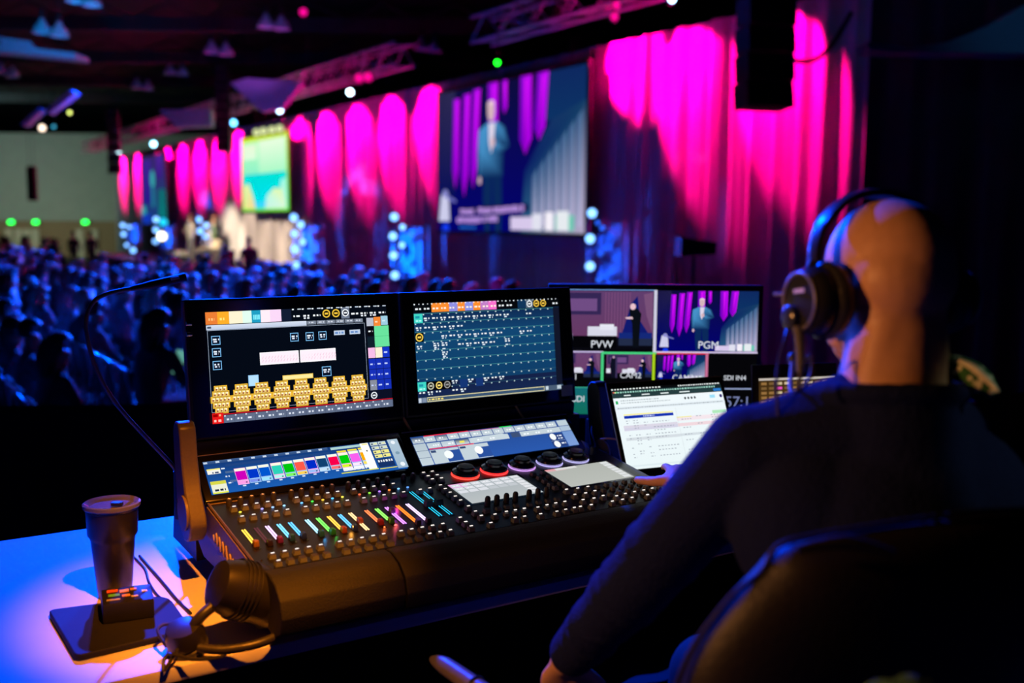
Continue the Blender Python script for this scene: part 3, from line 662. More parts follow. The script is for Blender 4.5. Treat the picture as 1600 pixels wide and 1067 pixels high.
for i,(D,p,px,py,s,t) in enumerate(seats):
    emp=i in EMPTY
    if not emp:
        if nper<298:
            if i in spec: hi,si,lb=spec[i]; 
            else:
                hi=AR.choices((0,1,2),(6,2,1))[0]; si=AR.choices((0,1,2),(3,3,3))[0]; lb=None
            k=hi*3+si; pr=protos[k]; hn,sn=HAIRC[hi][0],SHIRTC[si][0]
            a,b=zone(px,D)
            if lb is None: lb='%s-haired audience member in %s top, %s rows %s'%(hn,sn,b,a)
            rz_=RZ+AR.gauss(0,.25); sc_=AR.uniform(.94,1.06); loc=p+WN*AR.uniform(-.05,.05)
            o=dup(pr,loc,rz_,lb,'audience seated in rows, '+b,sc_)
            if i in spec: del o['group']
            nper+=1
        else: rest.append((p,AR.random()))
    if (emp and nch<170) or (nch<170 and D<14):
        a,b=zone(px,D)
        o=dup(ch0,p,RZ,('empty' if emp else 'occupied')+' dark banquet chair, %s rows %s'%(b,a),'banquet chairs in rows'); nch+=1
def delete_tree(o):
    for c in list(o.children): delete_tree(c)
    bpy.data.objects.remove(o)
for pr in protos+[ch0]: delete_tree(pr)
if rest:
    m=MB(); 
    for p,r in rest:
        y=RZ; M=Matrix.Translation(p)@Matrix.Rotation(RZ+(r-.5)*.6,4,'Z'); n0=len(m.bm.verts)
        m.sph((0,.02,1.27),(.1,.115,.13),6); m.tube([(0,-.03,.45),(0,-.03,.85),(0,-.02,1.05),(0,0,1.18)],[.17,.2,.16,.06],6,smooth=0)
        m.box((0,.25,.5),(.36,.5,.14)); m.box((0,.45,.25),(.3,.14,.5)); m.box((0,-.2,.5),(.4,.04,.8))
        m.bm.verts.ensure_lookup_table(); bmesh.ops.transform(m.bm,matrix=M,verts=m.bm.verts[n0:])
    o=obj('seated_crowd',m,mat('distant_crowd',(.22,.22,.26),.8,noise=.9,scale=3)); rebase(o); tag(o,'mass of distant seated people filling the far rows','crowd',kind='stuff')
# the glowing tablet in front of the bent-over person
i=[k for k,v in spec.items() if 'tablet' in v[2]][0]; p=seats[i][1]
q=at(280,566,seats[i][1].y-.0); t_=thing('tablet','pale glowing tablet held up beside the left monitor','tablet',q,.35)
obj('case',MB().box((0,.008,0),(.11,.012,.26),rot=(0,.25,0),bev=.004),BLK,t_); obj('screen',MB().box((0,0,0),(.09,.003,.23),rot=(0,.25,0)),glow('tablet_glow',(110,190,175),.7),t_)
# FOH riser barrier with black cloth
BARC=mat('barrier_cloth',(.008,.008,.009),.95,noise=.2)
bt=thing('barrier','low barrier draped in black cloth behind the desk','barrier',(-1.6,5.35,0),.12)
obj('cloth',MB().grid(lambda u,v:(-3.2+8.0*u,.02*math.sin(u*140),v*.76),240,2),BARC,bt,180)
obj('top_rail',MB().cyl((.8,0,.755),.02,8.0,seg=8,axis=(1,0,0)),BLK,bt)
for x in (-3.1,-1,1.1,3.1,4.7): obj('post',MB().cyl((x,.05,.375),.02,.75,seg=8),BLK,bt)
# ============================================================ DESK
YAW=.5672; O0=Vector((-.7198,2.3833,0)); DT=.92   # desk top height
def L2W(x,y,z): return O0+Vector((x*math.cos(YAW)-y*math.sin(YAW),x*math.sin(YAW)+y*math.cos(YAW),DT+z))
def W2L(p): d=Vector(p)-O0; return Vector((d.x*math.cos(YAW)+d.y*math.sin(YAW),-d.x*math.sin(YAW)+d.y*math.cos(YAW),p[2]-DT))
def dk(px,py,z=0): return W2L(on(px,py,(0,0,DT+z),Vector((0,0,1))))
tb=thing('desk','white topped production desk carrying the lighting console','desk',(O0.x,O0.y,0),YAW)
obj('desktop',MB().box((.85,-.04,DT-.015),(3.1,1.0,.03),bev=.006),DESK,tb)
for x in (-.6,2.3):
    for y in (-.48,.4): obj('leg',MB().box((x,y,(DT-.03)/2),(.05,.05,DT-.03)),METAL,tb)
obj('skirt',MB().grid(lambda u,v:(-.69+3.08*u,.46+.012*math.sin(u*90),.02+v*(DT-.05)),160,2),mat('desk_skirt',(.01,.01,.012),.9),tb,180)
# ============================================================ CONSOLE
K=thing('lighting_console','large black lighting console with two monitors, faders and glowing buttons','lighting console',L2W(0,0,0),YAW)
def vec(*a): return Vector(a)
# --- monitors
T1=.1118; V1=vec(0,math.sin(T1),math.cos(T1)); N1=vec(0,-math.cos(T1),math.sin(T1))
ZM=.345; MO=vec(0,0,ZM)
def monitor(x0,x1,lb):
    m=MB(); c=MO+vec((x0+x1)/2,0,0)+V1*.1315-N1*.018
    m.box(c,(x1-x0,.036,.337),rot=(-T1,0,0),bev=.004)
    h=obj('monitor_housing',m,BLK,K); h['label']=lb
    obj('bezel_glass',MB().box(MO+vec((x0+x1)/2,0,0)+V1*.1315-N1*.0005,(x1-x0-.012,.0015,.325),rot=(-T1,0,0)),GLASS,h); return h
hl=monitor(-.047,.514,'left monitor housing showing the hexagon layout'); hr=monitor(.518,1.078,'right monitor housing showing the teal grid')
d=Disp(MO+V1*.268,(1,0,0),V1,.476,.268)
d.rect(0,0,1,1,(5,10,20),step=True)
d.up(); 
for a,b,c in ((0,.06,(225,120,50)),(.06,.12,(240,165,40)),(.12,.19,(240,232,200)),(.19,.237,(215,245,228)),(.237,.285,(30,150,185)),(.285,.335,(250,225,235)),(.335,.395,(238,205,235)),(.395,.45,(18,26,48))): d.rect(a,.0,b,.112,c)
d.up(); d.words(.015,.055,.045,.022,(255,190,120)); d.words(.072,.055,.1,.022,(255,225,120)); d.words(.245,.04,.28,.045,(120,225,240),gap=.05)
for k in range(10):
    u=.455+.0545*k
    if k in (3,4): d.ring(u+.027,.058,.022,(235,190,60),(30,25,10))
    elif k==5: d.rect(u+.003,.005,u+.05,.112,(105,115,135),step=True); d.ring(u+.027,.058,.02,(235,240,245),(40,45,60))
    else: d.words(u+.006,.062,u+.047,.016,(230,235,240),mn=.008); 
    if k in(1,7,8): d.words(u+.008,.085,u+.043,.014,(220,225,235),mn=.008)
    d.rect(u,.0,u+.01,.012,(235,240,245),step=True); d.rect(u+.03,.0,u+.05,.01,(190,200,215))
d.rect(.0,.118,.53,.162,(205,215,232),(178,190,212),step=True); 
for k in range(6): d.rect(.533+.054*k,.12,.583+.054*k,.155,(118,128,145),step=(k==0)); 
for k in range(6): d.words(.543+.054*k,.13,.575+.054*k,.012,(200,205,215),step=(k==0))
d.words(.005,.13,.03,.018,(70,80,100)); d.frame(.004,.165,.862,.9,.0012,(190,205,230),(4,9,20))
for u,v in ((.022,.215),(.022,.325),(.022,.44),(.435,.225),(.52,.227),(.592,.225),(.6,.56)):
    s_=.045 if u<.6 else .052; d.frame(u,v,u+s_,v+s_*1.78,.0035,(120,185,235),(8,16,36)); d.words(u+.008,v+.025,u+s_-.006,.014,(225,235,250),mn=.008); d.words(u+.01,v+.045,u+s_-.012,.014,(215,225,245),mn=.008)
for u in (.68,.77): d.rect(u,.225,u+.062,.268,(185,200,222),step=True); d.words(u+.006,.238,u+.055,.018,(90,130,190),mn=.006)
for u0,u1 in ((.265,.475),(.482,.683)):
    d.rect(u0,.39,u1,.505,(250,245,250),step=True); d.rect(u0+.003,.397,u1-.003,.497,(244,228,238),step=True)
    for r in range(2):
        for k in range(12): d.poly([(u0+.01+.0165*k,.45+.03*r),(u0+.018+.0165*k,.425+.03*r),(u0+.021+.0165*k,.43+.03*r),(u0+.013+.0165*k,.455+.03*r)],(225,180,205),step=False)
d.rect(.198,.59,.252,.69,(150,200,240),step=True); d.rect(.202,.597,.248,.683,(175,215,240),step=True); d.rect(.38,.615,.548,.66,(232,195,90),step=True); d.rect(.384,.622,.544,.653,(250,225,150),step=True)
cells=[3,4,5,4,3]
for c_ in range(8):
    uc=.053+.1065*c_; vc=.79-.0*c_
    for oy,grow,col in ((0,.0042,(240,185,50)),(0,0,(70,45,10))):
        d.up()
        for r,n in enumerate(cells):
            hw=(n*.0195)/2; v=vc-.12+.048*r
            d.rect(uc-hw-grow,v-grow*1.78,uc+hw+grow,v+.044+grow*1.78,col if oy==0 else col)
    d.up()
    for r,n in enumerate(cells):
        for q in range(n):
            u=uc-n*.0195/2+.0195*q; v=vc-.12+.048*r; d.rect(u+.001,v+.003,u+.0185,v+.041,(250,215,120))
    d.up()
    for r,n in enumerate(cells):
        for q in range(n):
            u=uc-n*.0195/2+.0195*q; v=vc-.12+.048*r; d.rect(u+.0035,v+.02,u+.0125,v+.036,(150,80,55)); d.rect(u+.008,v+.01,u+.016,v+.02,(255,245,230))
    if c_<7: d.rect(uc+.045,vc-.006,uc+.062,vc+.008,(240,185,50),step=True)
d.rect(.868,.115,1,.9,(12,16,34),step=True); cellw=.043
def cell(r,c_,v,h,col,txt=None): 
    u=.869+cellw*c_+.001; d.rect(u,v,u+cellw-.002,v+h,col,step=True)
    if txt: d.words(u+.008,v+h*.45,u+cellw-.01,.014,txt,mn=.01)
cell(0,0,.118,.08,(175,180,195)); cell(0,1,.112,.09,(235,130,50),(255,220,180)); cell(0,2,.105,.09,(150,195,215),(200,225,235)); cell(0,0,.2,.095,(8,8,14),(230,235,240)); d.rect(.913,.2,1,.405,(100,215,150),step=True); d.rect(.913,.3,1,.303,(60,170,110),step=True)
cell(0,0,.305,.095,(14,30,40)); cell(0,0,.41,.1,(235,180,220)); cell(0,1,.41,.1,(245,230,205)); cell(0,2,.41,.1,(20,50,190),(200,215,255))
for r in range(4):
    for c_ in range(3):
        v=.52+.103*r
        if r==3 and False: continue
        col=(20,45,175) if not (r==2 and c_==0) else (130,135,150)
        if r==3: col=(10,14,34)
        cell(r,c_,v,.098,col,(190,205,250) if r<3 else None)
d.ring(.89,.875,.019,(235,240,245),(20,24,40))
d.rect(.0,.918,1,.925,(215,20,40),step=True); d.rect(.057,.93,1,1,(92,104,130),step=True)
for k in range(17): d.words(.072+.0545*k,.962,.1+.0545*k,.016,(215,222,235),step=(k==0),mn=.008); d.rect(.057+.0545*k,.93,.0585+.0545*k,1,(60,70,95)); d.rect(.06+.0545*k,.932,.068+.0545*k,.942,(225,230,240))
d.rect(.0,.905,.056,1,(225,25,25),step=True); d.rect(.004,.915,.028,.94,(150,0,0),step=True); d.rect(.034,.918,.044,.935,(255,170,120)); d.words(.008,.965,.045,.02,(255,190,180),mn=.01)
d.build('screen',hl,1.15)
d=Disp(MO+vec(.556,0,0)+V1*.268,(1,0,0),V1,.476,.268)
d.rect(0,0,1,1,(12,30,60),(10,36,66),step=True)
for v0,v1,a,b in ((.1,.3,(14,40,78),(16,62,104)),(.3,.8,(16,66,108),(14,58,98)),(.8,.94,(18,30,66),(20,36,74))): d.rect(0,v0,.955,v1,a,b,step=(v0==.1))
d.rect(.957,.1,1,.94,(16,20,38),step=True); d.up()
for a,b,c in ((0,.115,(6,8,12)),(.115,.23,(238,135,45)),(.23,.285,(135,135,215)),(.285,.335,(238,135,45)),(.335,.39,(130,140,220)),(.39,.44,(240,135,40)),(.44,.495,(185,120,190)),(.495,.55,(235,105,195)),(.55,.7,(6,8,12)),(.7,.76,(16,50,84)),(.76,.81,(90,105,120)),(.81,1,(6,8,12))): d.rect(a,0,b,.09,c)
d.up()
for k in range(18):
    u=.003+.0555*k
    if 14>k>=13 or k in (14,15,16): pass
    if k<12 or k>16: d.words(u+.008,.045,u+.045,.017,(255,235,215) if 1<k<10 else (225,230,235),step=False,mn=.008)
    d.rect(u,.0,u+.008,.012,(235,240,245)); d.rect(u+.03,.0,u+.036,.01,(215,220,230))
d.ring(.785,.047,.02,(235,240,245),(40,50,60)); d.ring(.835,.047,.021,(240,195,70),(25,20,8)); d.ring(.885,.047,.021,(240,195,70),(25,20,8))
d.up()
for r in range(9): d.rect(0,.099+.0935*r,.955,.1025+.0935*r,(70,150,150) if r<7 else (45,90,110))
d.up()
for r in range(9):
    for k in range(18): d.rect(.003+.0535*k,.106+.0935*r,.011+.0535*k,.117+.0935*r,(190,215,220))
txt={0:(1,2,3,4,5,6,7,8,9,10,11,14),1:(0,1,2,3,4,5),2:(3,4,5,6,7,8,9,10,13,14),3:(0,2,3,5,6,7,8,9,11),4:(3,),7:(4,6,8,9,10),8:(0,1,2,4,5)}
for r,ks in txt.items():
    for k in ks:
        u=.008+.0535*k; v=.143+.0935*r; d.words(u,v,u+.036,.015,(225,235,240),step=False,mn=.01)
        if (k+r)%2: d.words(u+.004,v+.022,u+.03,.013,(210,225,235),step=False,mn=.01)
        if r in(3,4) and k in(2,3,11): d.words(u,v-.02,u+.036,.013,(215,228,235),step=False,mn=.01); d.words(u+.003,v+.038,u+.033,.012,(210,225,235),step=False,mn=.01)
for v in (.103,.79): d.rect(0,v,.054,v+.092,(60,205,190),step=True); d.rect(.008,v+.02,.035,v+.045,(30,140,160),step=True); d.words(.01,v+.062,.045,.015,(170,245,235))
d.rect(0,.292,.054,.385,(5,6,8),step=True); d.ring(.027,.338,.024,(240,200,80),(40,30,5))
d.rect(.056,.79,.218,.882,(5,6,8),step=True)
for k,c in enumerate(((190,190,170),(245,215,110),(150,150,150))): d.ring(.083+.053*k,.836,.021,c,(30,28,20))
d.rect(.272,.795,.325,.88,(20,50,110),step=True); d.rect(.38,.795,.43,.88,(20,50,110))
d.rect(0,.945,1,1,(70,88,110),step=True); d.rect(.055,.948,.86,.995,(225,215,160),step=True); d.rect(.058,.955,.857,.988,(55,80,108),step=True); d.words(.065,.965,.16,.015,(235,215,110)); d.rect(0,.95,.018,.995,(190,200,215),step=True); d.rect(.022,.95,.05,.995,(120,135,160)); d.rect(.87,.95,.89,.99,(190,205,215)); d.rect(.955,.95,.985,.99,(180,195,205))
d.build('screen',hr,1.15)
# sticker at the lower right of the right monitor
obj('asset_sticker',MB().box(MO+vec(1.045,-.001,0)+V1*-.005+N1*.002,(.04,.001,.032),rot=(-T1,0,0)),mat('sticker_grey',(.35,.36,.4),.6),hr)
d=Disp(MO+vec(1.025,0,0)+V1*.011+N1*.003,(1,0,0),V1,.04,.032)
# hinge bar below the monitors
obj('hinge_bar',MB().box((.515,.03,.285),(1.12,.07,.05),rot=(.12,0,0),bev=.012),CASE,K)
obj('rear_panel',MB().prism([(-.05,-.02,.27),(-.05,.14,.27),(-.05,.2,.02),(-.05,-.02,.02)],(1.13,0,0)),CASE,K)
for x in (.505,.86): obj('cable_clip',MB().tube([(x,-.012,.312),(x+.01,-.03,.285),(x+.016,-.045,.27)],.0035,6),mat('brass_clip_highlight',(.6,.36,.2),.4,metal=.5),K)
# --- letterbox displays
T2=.7219; V2=vec(0,math.cos(T2),math.sin(T2)); N2=vec(0,-math.sin(T2),math.cos(T2)); LO=vec(0,-.1316,.2066)
for i,(x0,lb) in enumerate(((-.0408,'left long touch strip with colour swatches'),(.4992,'right long touch strip with grey buttons'))):
    m=MB().box(LO+vec(x0+.2495,0,0)+V2*.049-N2*.012,(.532,.128,.02),rot=(T2,0,0),bev=.003); h=obj('touch_strip',m,GLASS,K); h['label']=lb
    obj('edge_trim',MB().box(LO+vec(x0+.2495,0,0)+V2*.1135-N2*.003,(.53,.0025,.004),rot=(T2,0,0)),mat('trim_blue_metal',(.25,.2,.4),.3,metal=.6),h)
    d=Disp(LO+vec(x0,0,0)+V2*.0938,(1,0,0),V2,.4989,.0938)
    if i==0:
        d.rect(0,0,1,1,(18,52,110),(26,88,170),step=True); d.rect(0,0,.62,.09,(62,92,140),(40,70,120),step=True); d.rect(.1,.15,.62,.22,(30,64,122),step=True); d.rect(.09,.36,.14,.42,(74,100,140)); d.rect(.1,.64,.16,.7,(74,100,150))
        d.up()
        for k in range(11): d.rect(.002+.057*k,.02,.02+.057*k,.075,(190,205,225))
        d.rect(.008,.24,.07,.4,(232,232,225),step=True); d.rect(.008,.24,.07,.28,(235,225,120),step=True); d.words(.03,.34,.065,.045,(50,70,110)); d.rect(.008,.62,.08,.99,(225,228,205),step=True); d.rect(.008,.62,.08,.72,(205,205,70),step=True); d.rect(.008,.95,.08,.99,(225,225,40)); d.words(.02,.86,.07,.06,(30,40,60))
        for u,v in ((.075,.25),(.085,.5),(.09,.7)): d.words(u,v,u+.02,.04,(215,225,235))
        cols=[(195,0,175),(0,50,190),(0,80,195),(40,200,175),(0,185,10),(240,85,70),(0,40,190),(15,60,105),(235,0,70),(0,195,10),(235,90,225),(252,165,0)]
        for k,c in enumerate(cols):
            u=.132+.0575*k+(.004 if k>2 else 0)+(.003 if k>7 else 0); v0=.32-.008*k
            d.rect(u,v0,u+.054,v0+.5,(150,195,235) if k%3 else (240,170,225),step=True); d.rect(u+.002,v0+.09,u+.051,v0+.36,c,step=True); d.rect(u+.002,v0+.01,u+.051,v0+.085,(242,236,215),step=True)
            d.rect(u+.002,v0+.39,u+.051,v0+.48,[(245,150,220),(120,140,225),(150,215,250),(170,235,225),(120,235,90),(252,200,80),(150,180,235),(190,215,235),(245,110,110),(205,235,40),(250,220,240),(252,215,80)][k],step=True); d.rect(u+.038,v0+.43,u+.046,v0+.46,(20,30,60),step=True); d.rect(u+.02,v0+.52,u+.035,v0+.56,(200,215,235))
            if k>8: d.rect(u,v0-.06,u+.05,v0-.005,(235,215,60),step=True); d.rect(u,v0+.5,u+.054,v0+.6,(235,238,240))
        d.rect(.79,.04,.835,.93,(250,248,240),step=True); d.rect(.8,.06,.83,.1,(235,225,140),step=True); d.ell(.815,.3,.004,.03,(60,60,60)); d.rect(.63,.06,.79,.14,(165,200,200),step=True); d.rect(.64,.9,.84,.93,(215,215,60),step=True); d.words(.66,.8,.78,.06,(225,230,235))
        for r in range(4):
            for c_ in range(2): d.rect(.845+.045*c_,.05+.14*r,.886+.045*c_,.16+.14*r,(190,205,205) if r<2 else (228,222,140),step=True); d.rect(.85+.045*c_,.09+.14*r,.86+.045*c_,.13+.14*r,(30,40,70),step=True); d.rect(.865+.045*c_,.1+.14*r,.882+.045*c_,.12+.14*r,(240,230,100))
        d.rect(.845,.62,.935,.9,(20,46,96),step=True); d.words(.85,.66,.93,.07,(225,232,240)); d.rect(.845,.93,.94,.955,(225,215,50),step=True)
        d.rect(.943,.03,1,1,(168,190,205),(150,175,195),step=True); d.ell(.97,.14,.012,.06,(225,232,238)); d.ell(.972,.5,.012,.05,(120,150,170)); d.ell(.975,.88,.013,.07,(225,232,238))
    else:
        d.rect(0,0,1,1,(34,70,140),(40,84,165),step=True); d.rect(.08,.0,.35,.03,(235,40,70),step=True); d.rect(.55,0,.63,.025,(40,230,90)); d.rect(.08,.46,.35,.49,(235,60,80)); d.rect(.35,.02,.55,.035,(220,50,90))
        for k in range(13):
            u=.003+.071*k; c=(170,186,198) if k not in (0,2) else (58,78,112); d.rect(u,.035,u+.066,.23,c,(192,205,212),step=(k==0))
        d.up(); 
        for k in range(13): d.words(.02+.071*k,.11,.05+.071*k,.05,(235,240,242),step=False)
        for k in range(6): d.rect(.077+.085*k,.27,.157+.085*k,.45,(178,194,204) if k!=2 else (60,76,96),(196,208,214),step=(k==0))
        d.poly([(.345,.27),(.55,.24),(.585,.34),(.555,.44),(.345,.46)],(190,204,212)); d.rect(.6,.26,.655,.44,(58,76,112),step=True); d.rect(.66,.26,.93,.44,(186,200,208),step=True)
        for u in (.11,.2,.38,.46,.68,.76,.84): d.words(u,.34,u+.035,.05,(235,240,245))
        d.rect(.27,.33,.3,.4,(230,220,90),step=True); d.rect(0,.26,.07,1,(172,188,198),(188,202,210),step=True); d.rect(0,.5,.07,.515,(90,110,140),step=True); d.rect(0,.74,.07,.755,(90,110,140))
        d.rect(.075,.52,.245,1,(186,200,208),step=True); d.rect(.16,.6,.245,.98,(40,76,150),step=True); d.rect(.25,.5,.43,1,(186,200,208),step=True); d.rect(.34,.62,.43,.98,(40,76,150),step=True); d.rect(.08,.54,.11,.62,(50,70,110)); d.rect(.255,.53,.29,.6,(50,70,110))
        d.ell(.175,.74,.026,.14,(235,240,240)); d.ell(.36,.72,.025,.14,(240,244,244)); d.rect(.83,.5,.925,.99,(34,60,120),step=True); d.rect(.83,.745,.925,.755,(150,170,205),step=True)
        d.ell(.855,.6,.02,.12,(235,240,240)); d.ell(.86,.88,.02,.12,(235,240,240)); d.words(.885,.56,.915,.05,(220,228,240)); d.words(.885,.66,.915,.04,(220,228,240)); d.words(.89,.84,.92,.05,(220,228,240))
        d.rect(.93,.035,.998,.24,(180,196,206),step=True); d.rect(.93,.26,.998,.44,(165,185,205)); d.rect(.93,.46,.998,1,(110,145,200),(120,150,205))
    d.build('screen',h,1.15)
# --- control deck
T3=.1366; V3=vec(0,math.cos(T3),math.sin(T3)); N3=vec(0,-math.sin(T3),math.cos(T3)); DO=vec(0,-.1541,.1868)
def D(x,v,h=0): return DO+vec(x,0,0)+V3*v+N3*h
X0,X1,VF=-.054,1.066,-.352
m=MB(); m.prism([D(X0,.03,-.001),D(X0,VF,-.001),D(X0,VF,-.055),vec(X0,-.44,.055),vec(X0,-.1,.055),vec(X0,-.02,.1),vec(X0,-.02,.2)],(X1-X0,0,0)); obj('case_body',m,CASE,K,20)
obj('deck_plate',MB().box(D((X0+X1)/2,(VF+.03)/2,.0),(X1-X0-.012,.03-VF-.006,.003),rot=(T3,0,0)),mat('deck_black',(.007,.0065,.008),.38,noise=.1,scale=300,bump=.03),K)
obj('base_plinth',MB().prism([(0,-.42,0),(0,-.42,.056),(0,.12,.056),(0,.12,0)],(1.02,0,0)),BLK,K,0)
# side panel, warm lamplight put into its brown colour, with raised lettering-like script
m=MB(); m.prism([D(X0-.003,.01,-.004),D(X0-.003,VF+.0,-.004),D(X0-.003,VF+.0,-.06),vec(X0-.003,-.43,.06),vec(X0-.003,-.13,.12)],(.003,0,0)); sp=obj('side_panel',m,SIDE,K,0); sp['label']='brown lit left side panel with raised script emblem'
pts=[(-.20,.135),(-.21,.12),(-.222,.143),(-.232,.118),(-.244,.14),(-.256,.112),(-.268,.136),(-.28,.108),(-.292,.134),(-.305,.1),(-.32,.124),(-.336,.092),(-.352,.116),(-.37,.1)]
obj('raised_emblem',MB().tube([(X0-.0045,y,z) for y,z in pts],.0022,6,smooth=4).tube([(X0-.0045,-.34,.12),(X0-.0045,-.36,.085),(X0-.0045,-.33,.086)],.002,6),mat('emblem_copper',(.35,.25,.17),.35),sp)
rim=MB().tube([D(X0+.002,.012,.002),D(X0+.002,VF,.002)],.0028,6,smooth=0); obj('deck_edge_trim',rim,mat('edge_trim',(.3,.22,.2),.3,metal=.7),K)
obj('deck_edge_trim',MB().tube([D(X0,.004,.003),D(.02,.004,.003)],.0016,6,smooth=0),mat('edge_trim',(.3,.22,.2)),K)
# arm rest roll
prof=[(VF+.002,-.006),(VF-.01,.008),(VF-.04,.012),(VF-.075,.006),(VF-.105,-.014),(VF-.12,-.045),(VF-.115,-.08),(VF-.08,-.105),(VF-.02,-.1),(VF+.002,-.06)]
for a,b,lb in ((X0+.004,.212,'left armrest pad'),(.216,X1-.004,'long armrest pad')):
    m=MB(); m.prism([D(a,v,h) for v,h in prof],(b-a,0,0)); o=obj('armrest_pad',m,LEATH,K,60); o['label']=lb
    bm_=o.modifiers.new('b','BEVEL'); bm_.width=.003; bm_.segments=2
# side arms carrying the monitors
def arm(x,lb,am=None):
    cl=[(-.075,.345,.03),(-.08,.29,.032),(-.095,.22,.038),(-.12,.17,.05)]
    L=[];Rr=[]
    for i,(y,z,w_) in enumerate(cl):
        L.append((y+w_*1.0,z)); Rr.append((y-w_,z))
    top=[(-.075+.03*math.cos(a),.345+.03*math.sin(a)) for a in (0,.6,1.2,1.94,2.54,3.14)]
    bot=[(-.125+.052*math.cos(a),.165+.06*math.sin(a)) for a in (3.4,3.9,4.4,4.9,5.4,5.9)]
    poly=top+Rr[1:]+bot+L[:0:-1]
    m=MB().prism([(x,y,z) for y,z in poly],(.038,0,0)); o=obj('side_arm',m,am or mat('side_arm_warm_lit',(.09,.07,.06),.4,noise=.15,scale=150,bump=.05),K,30); b=o.modifiers.new('b','BEVEL'); b.width=.004; b.segments=2; o['label']=lb
    obj('pivot_cap',MB().cyl((x-.002,-.125,.172),.04,.006,seg=28,axis=(1,0,0)),mat('pivot_coat',(.14,.1,.08),.45),o)
arm(-.102,'left side arm lit brown'); arm(1.086,'right side arm in shadow',BLK)  # left arm's brown holds lamplight, right arm's black holds its shade
obj('arm_highlight_strip',MB().tube([(1.124,-.02,.345),(1.124,-.07,.26),(1.124,-.115,.18)],.0022,6,smooth=0),mat('brass_clip_highlight',(.6,.36,.2)),K)  # strip put in as the warm highlight along the right arm's edge
for z_,y_ in ((.62,-.0),(.595,.003)): obj('hinge_screw',MB().cyl((-.05,-.012,z_-.03),.006,.012,seg=10,axis=(1,0,0)),CHROME,K)
obj('bezel_side_trim',MB().box(MO+vec(-.0485,0,0)+V1*.13-N1*.012,(.003,.02,.33),rot=(-T1,0,0)),mat('edge_trim',(.3,.22,.2)),hl)
# keys, knobs, faders
ROT3=Euler((T3,0,0))
def keymesh(w_,d_,h_): 
    m=MB().box((0,0,h_/2),(w_,d_,h_),taper=.8); 
    me=m.mesh('key',0); me.materials.append(KEY); me.materials.append(KNOB)
    for p_ in me.polygons: p_.material_index=1 if p_.normal.z>.9 else 0
    return me
KM=keymesh(.0155,.015,.0105); KS=keymesh(.013,.012,.0085)
ledm=MB().box((0,0,0),(.0075,.003,.0012)).mesh('key_light',0)
def place(name,me,x,v,h=0,lab=None,rot=True):
    o=bpy.data.objects.new(name,me); C.objects.link(o); o.parent=K; o.location=D(x,v,h)
    if rot: o.rotation_euler=ROT3
    if lab: o['label']=lab
    return o
keys=[]
G1=[-.012,.014,.040,.066,.092]; G2=[.135,.160,.186,.212,.237]; G3=[.279,.305,.331,.357,.383]
COLS=G1+G2+G3
for x in COLS+[.428,.454]: keys.append((x,-.103,KM,1))
for x in COLS: keys.append((x,-.045,KM,2))
for x in COLS: keys.append((x,-.302,KM,1)); keys.append((x,-.338,KM,1 if x in (G1[0],G3[2],G3[3],G3[4]) else 0))
for v in (-.004,-.029,-.052,-.095,-.12,-.145,-.171,-.197,-.235,-.268,-.295,-.338): keys.append((.488,v,KM,1))
for v in (-.004,-.031,-.054): keys.append((.513,v,KM,1))
for v in (-.286,-.312,-.337): keys.append((.437,v,KM,1))
for v in (-.098,-.127,-.152,-.178,-.2):
    for x in (.762,.792): keys.append((x,v,KM if x<.77 else KS,0 if x<.77 else 0))
for v in (-.232,-.268,-.303,-.337): keys.append((.774,v,KM,1))
for x,vs in ((.522,(-.262,-.3)),(.556,(-.26,-.296,-.334)),(.581,(-.258,-.296,-.336)),(.606,(-.26,-.296)),(.625,(-.338,)),(.641,(-.266,-.302)),(.67,(-.262,-.298,-.34)),(.697,(-.262,-.296,-.338)),(.724,(-.262,-.296,-.336)),(.742,(-.336,)),
             (.806,(-.236,-.27,-.305)),(.838,(-.236,-.266,-.3,-.338)),(.87,(-.234,-.26,-.288,-.314,-.338)),(.901,(-.232,-.258,-.285,-.31,-.337)),(.932,(-.23,-.256,-.282,-.308)),(.951,(-.337,)),(.962,(-.23,-.256,-.282,-.308)),(.992,(-.23,-.256,-.282,-.306)),(1.02,(-.232,-.262,-.3))):
    for v in vs: keys.append((x,v,KM if v<-.3 or x<.53 or x in (.806,.838) else KS,1 if (v<-.29 or x in(.806,.838)) else 0))
keys.sort(key=lambda k:abs(k[0]-.3)+0*k[1])
n=0; extra=MB(); extral=MB()
WHT=glow('key_led_white',(255,240,230),1.3); DIMV=glow('key_led_violet',(120,90,170),.9)
led1=ledm; led1.materials.append(WHT)
nled=0
for x,v,me,lt in keys:
    if n<100: place('key',me,x,v); n+=1
    else:
        c=D(x,v,.005); w_=.015 if me is KM else .0125; extra.box(c,(w_,w_,.0098),rot=(T3,0,0),taper=.72)
    if lt:
        p=(x+.0022,v+.0035,.0108)
        if nled<98: place('key_light',led1,*p); nled+=1
        else: extral.box(D(*p),(.0075,.003,.0012),rot=(T3,0,0))
o=obj('key',extra,KEY,K,0); o.data.materials.append(KNOB)
for p_ in o.data.polygons: p_.material_index=1 if p_.normal.dot(N3)>.9 else 0
o['kind']='stuff'; o['label']='remaining small keys of the right-hand block'
o=obj('key_light',extral,WHT,K,0); o['kind']='stuff'
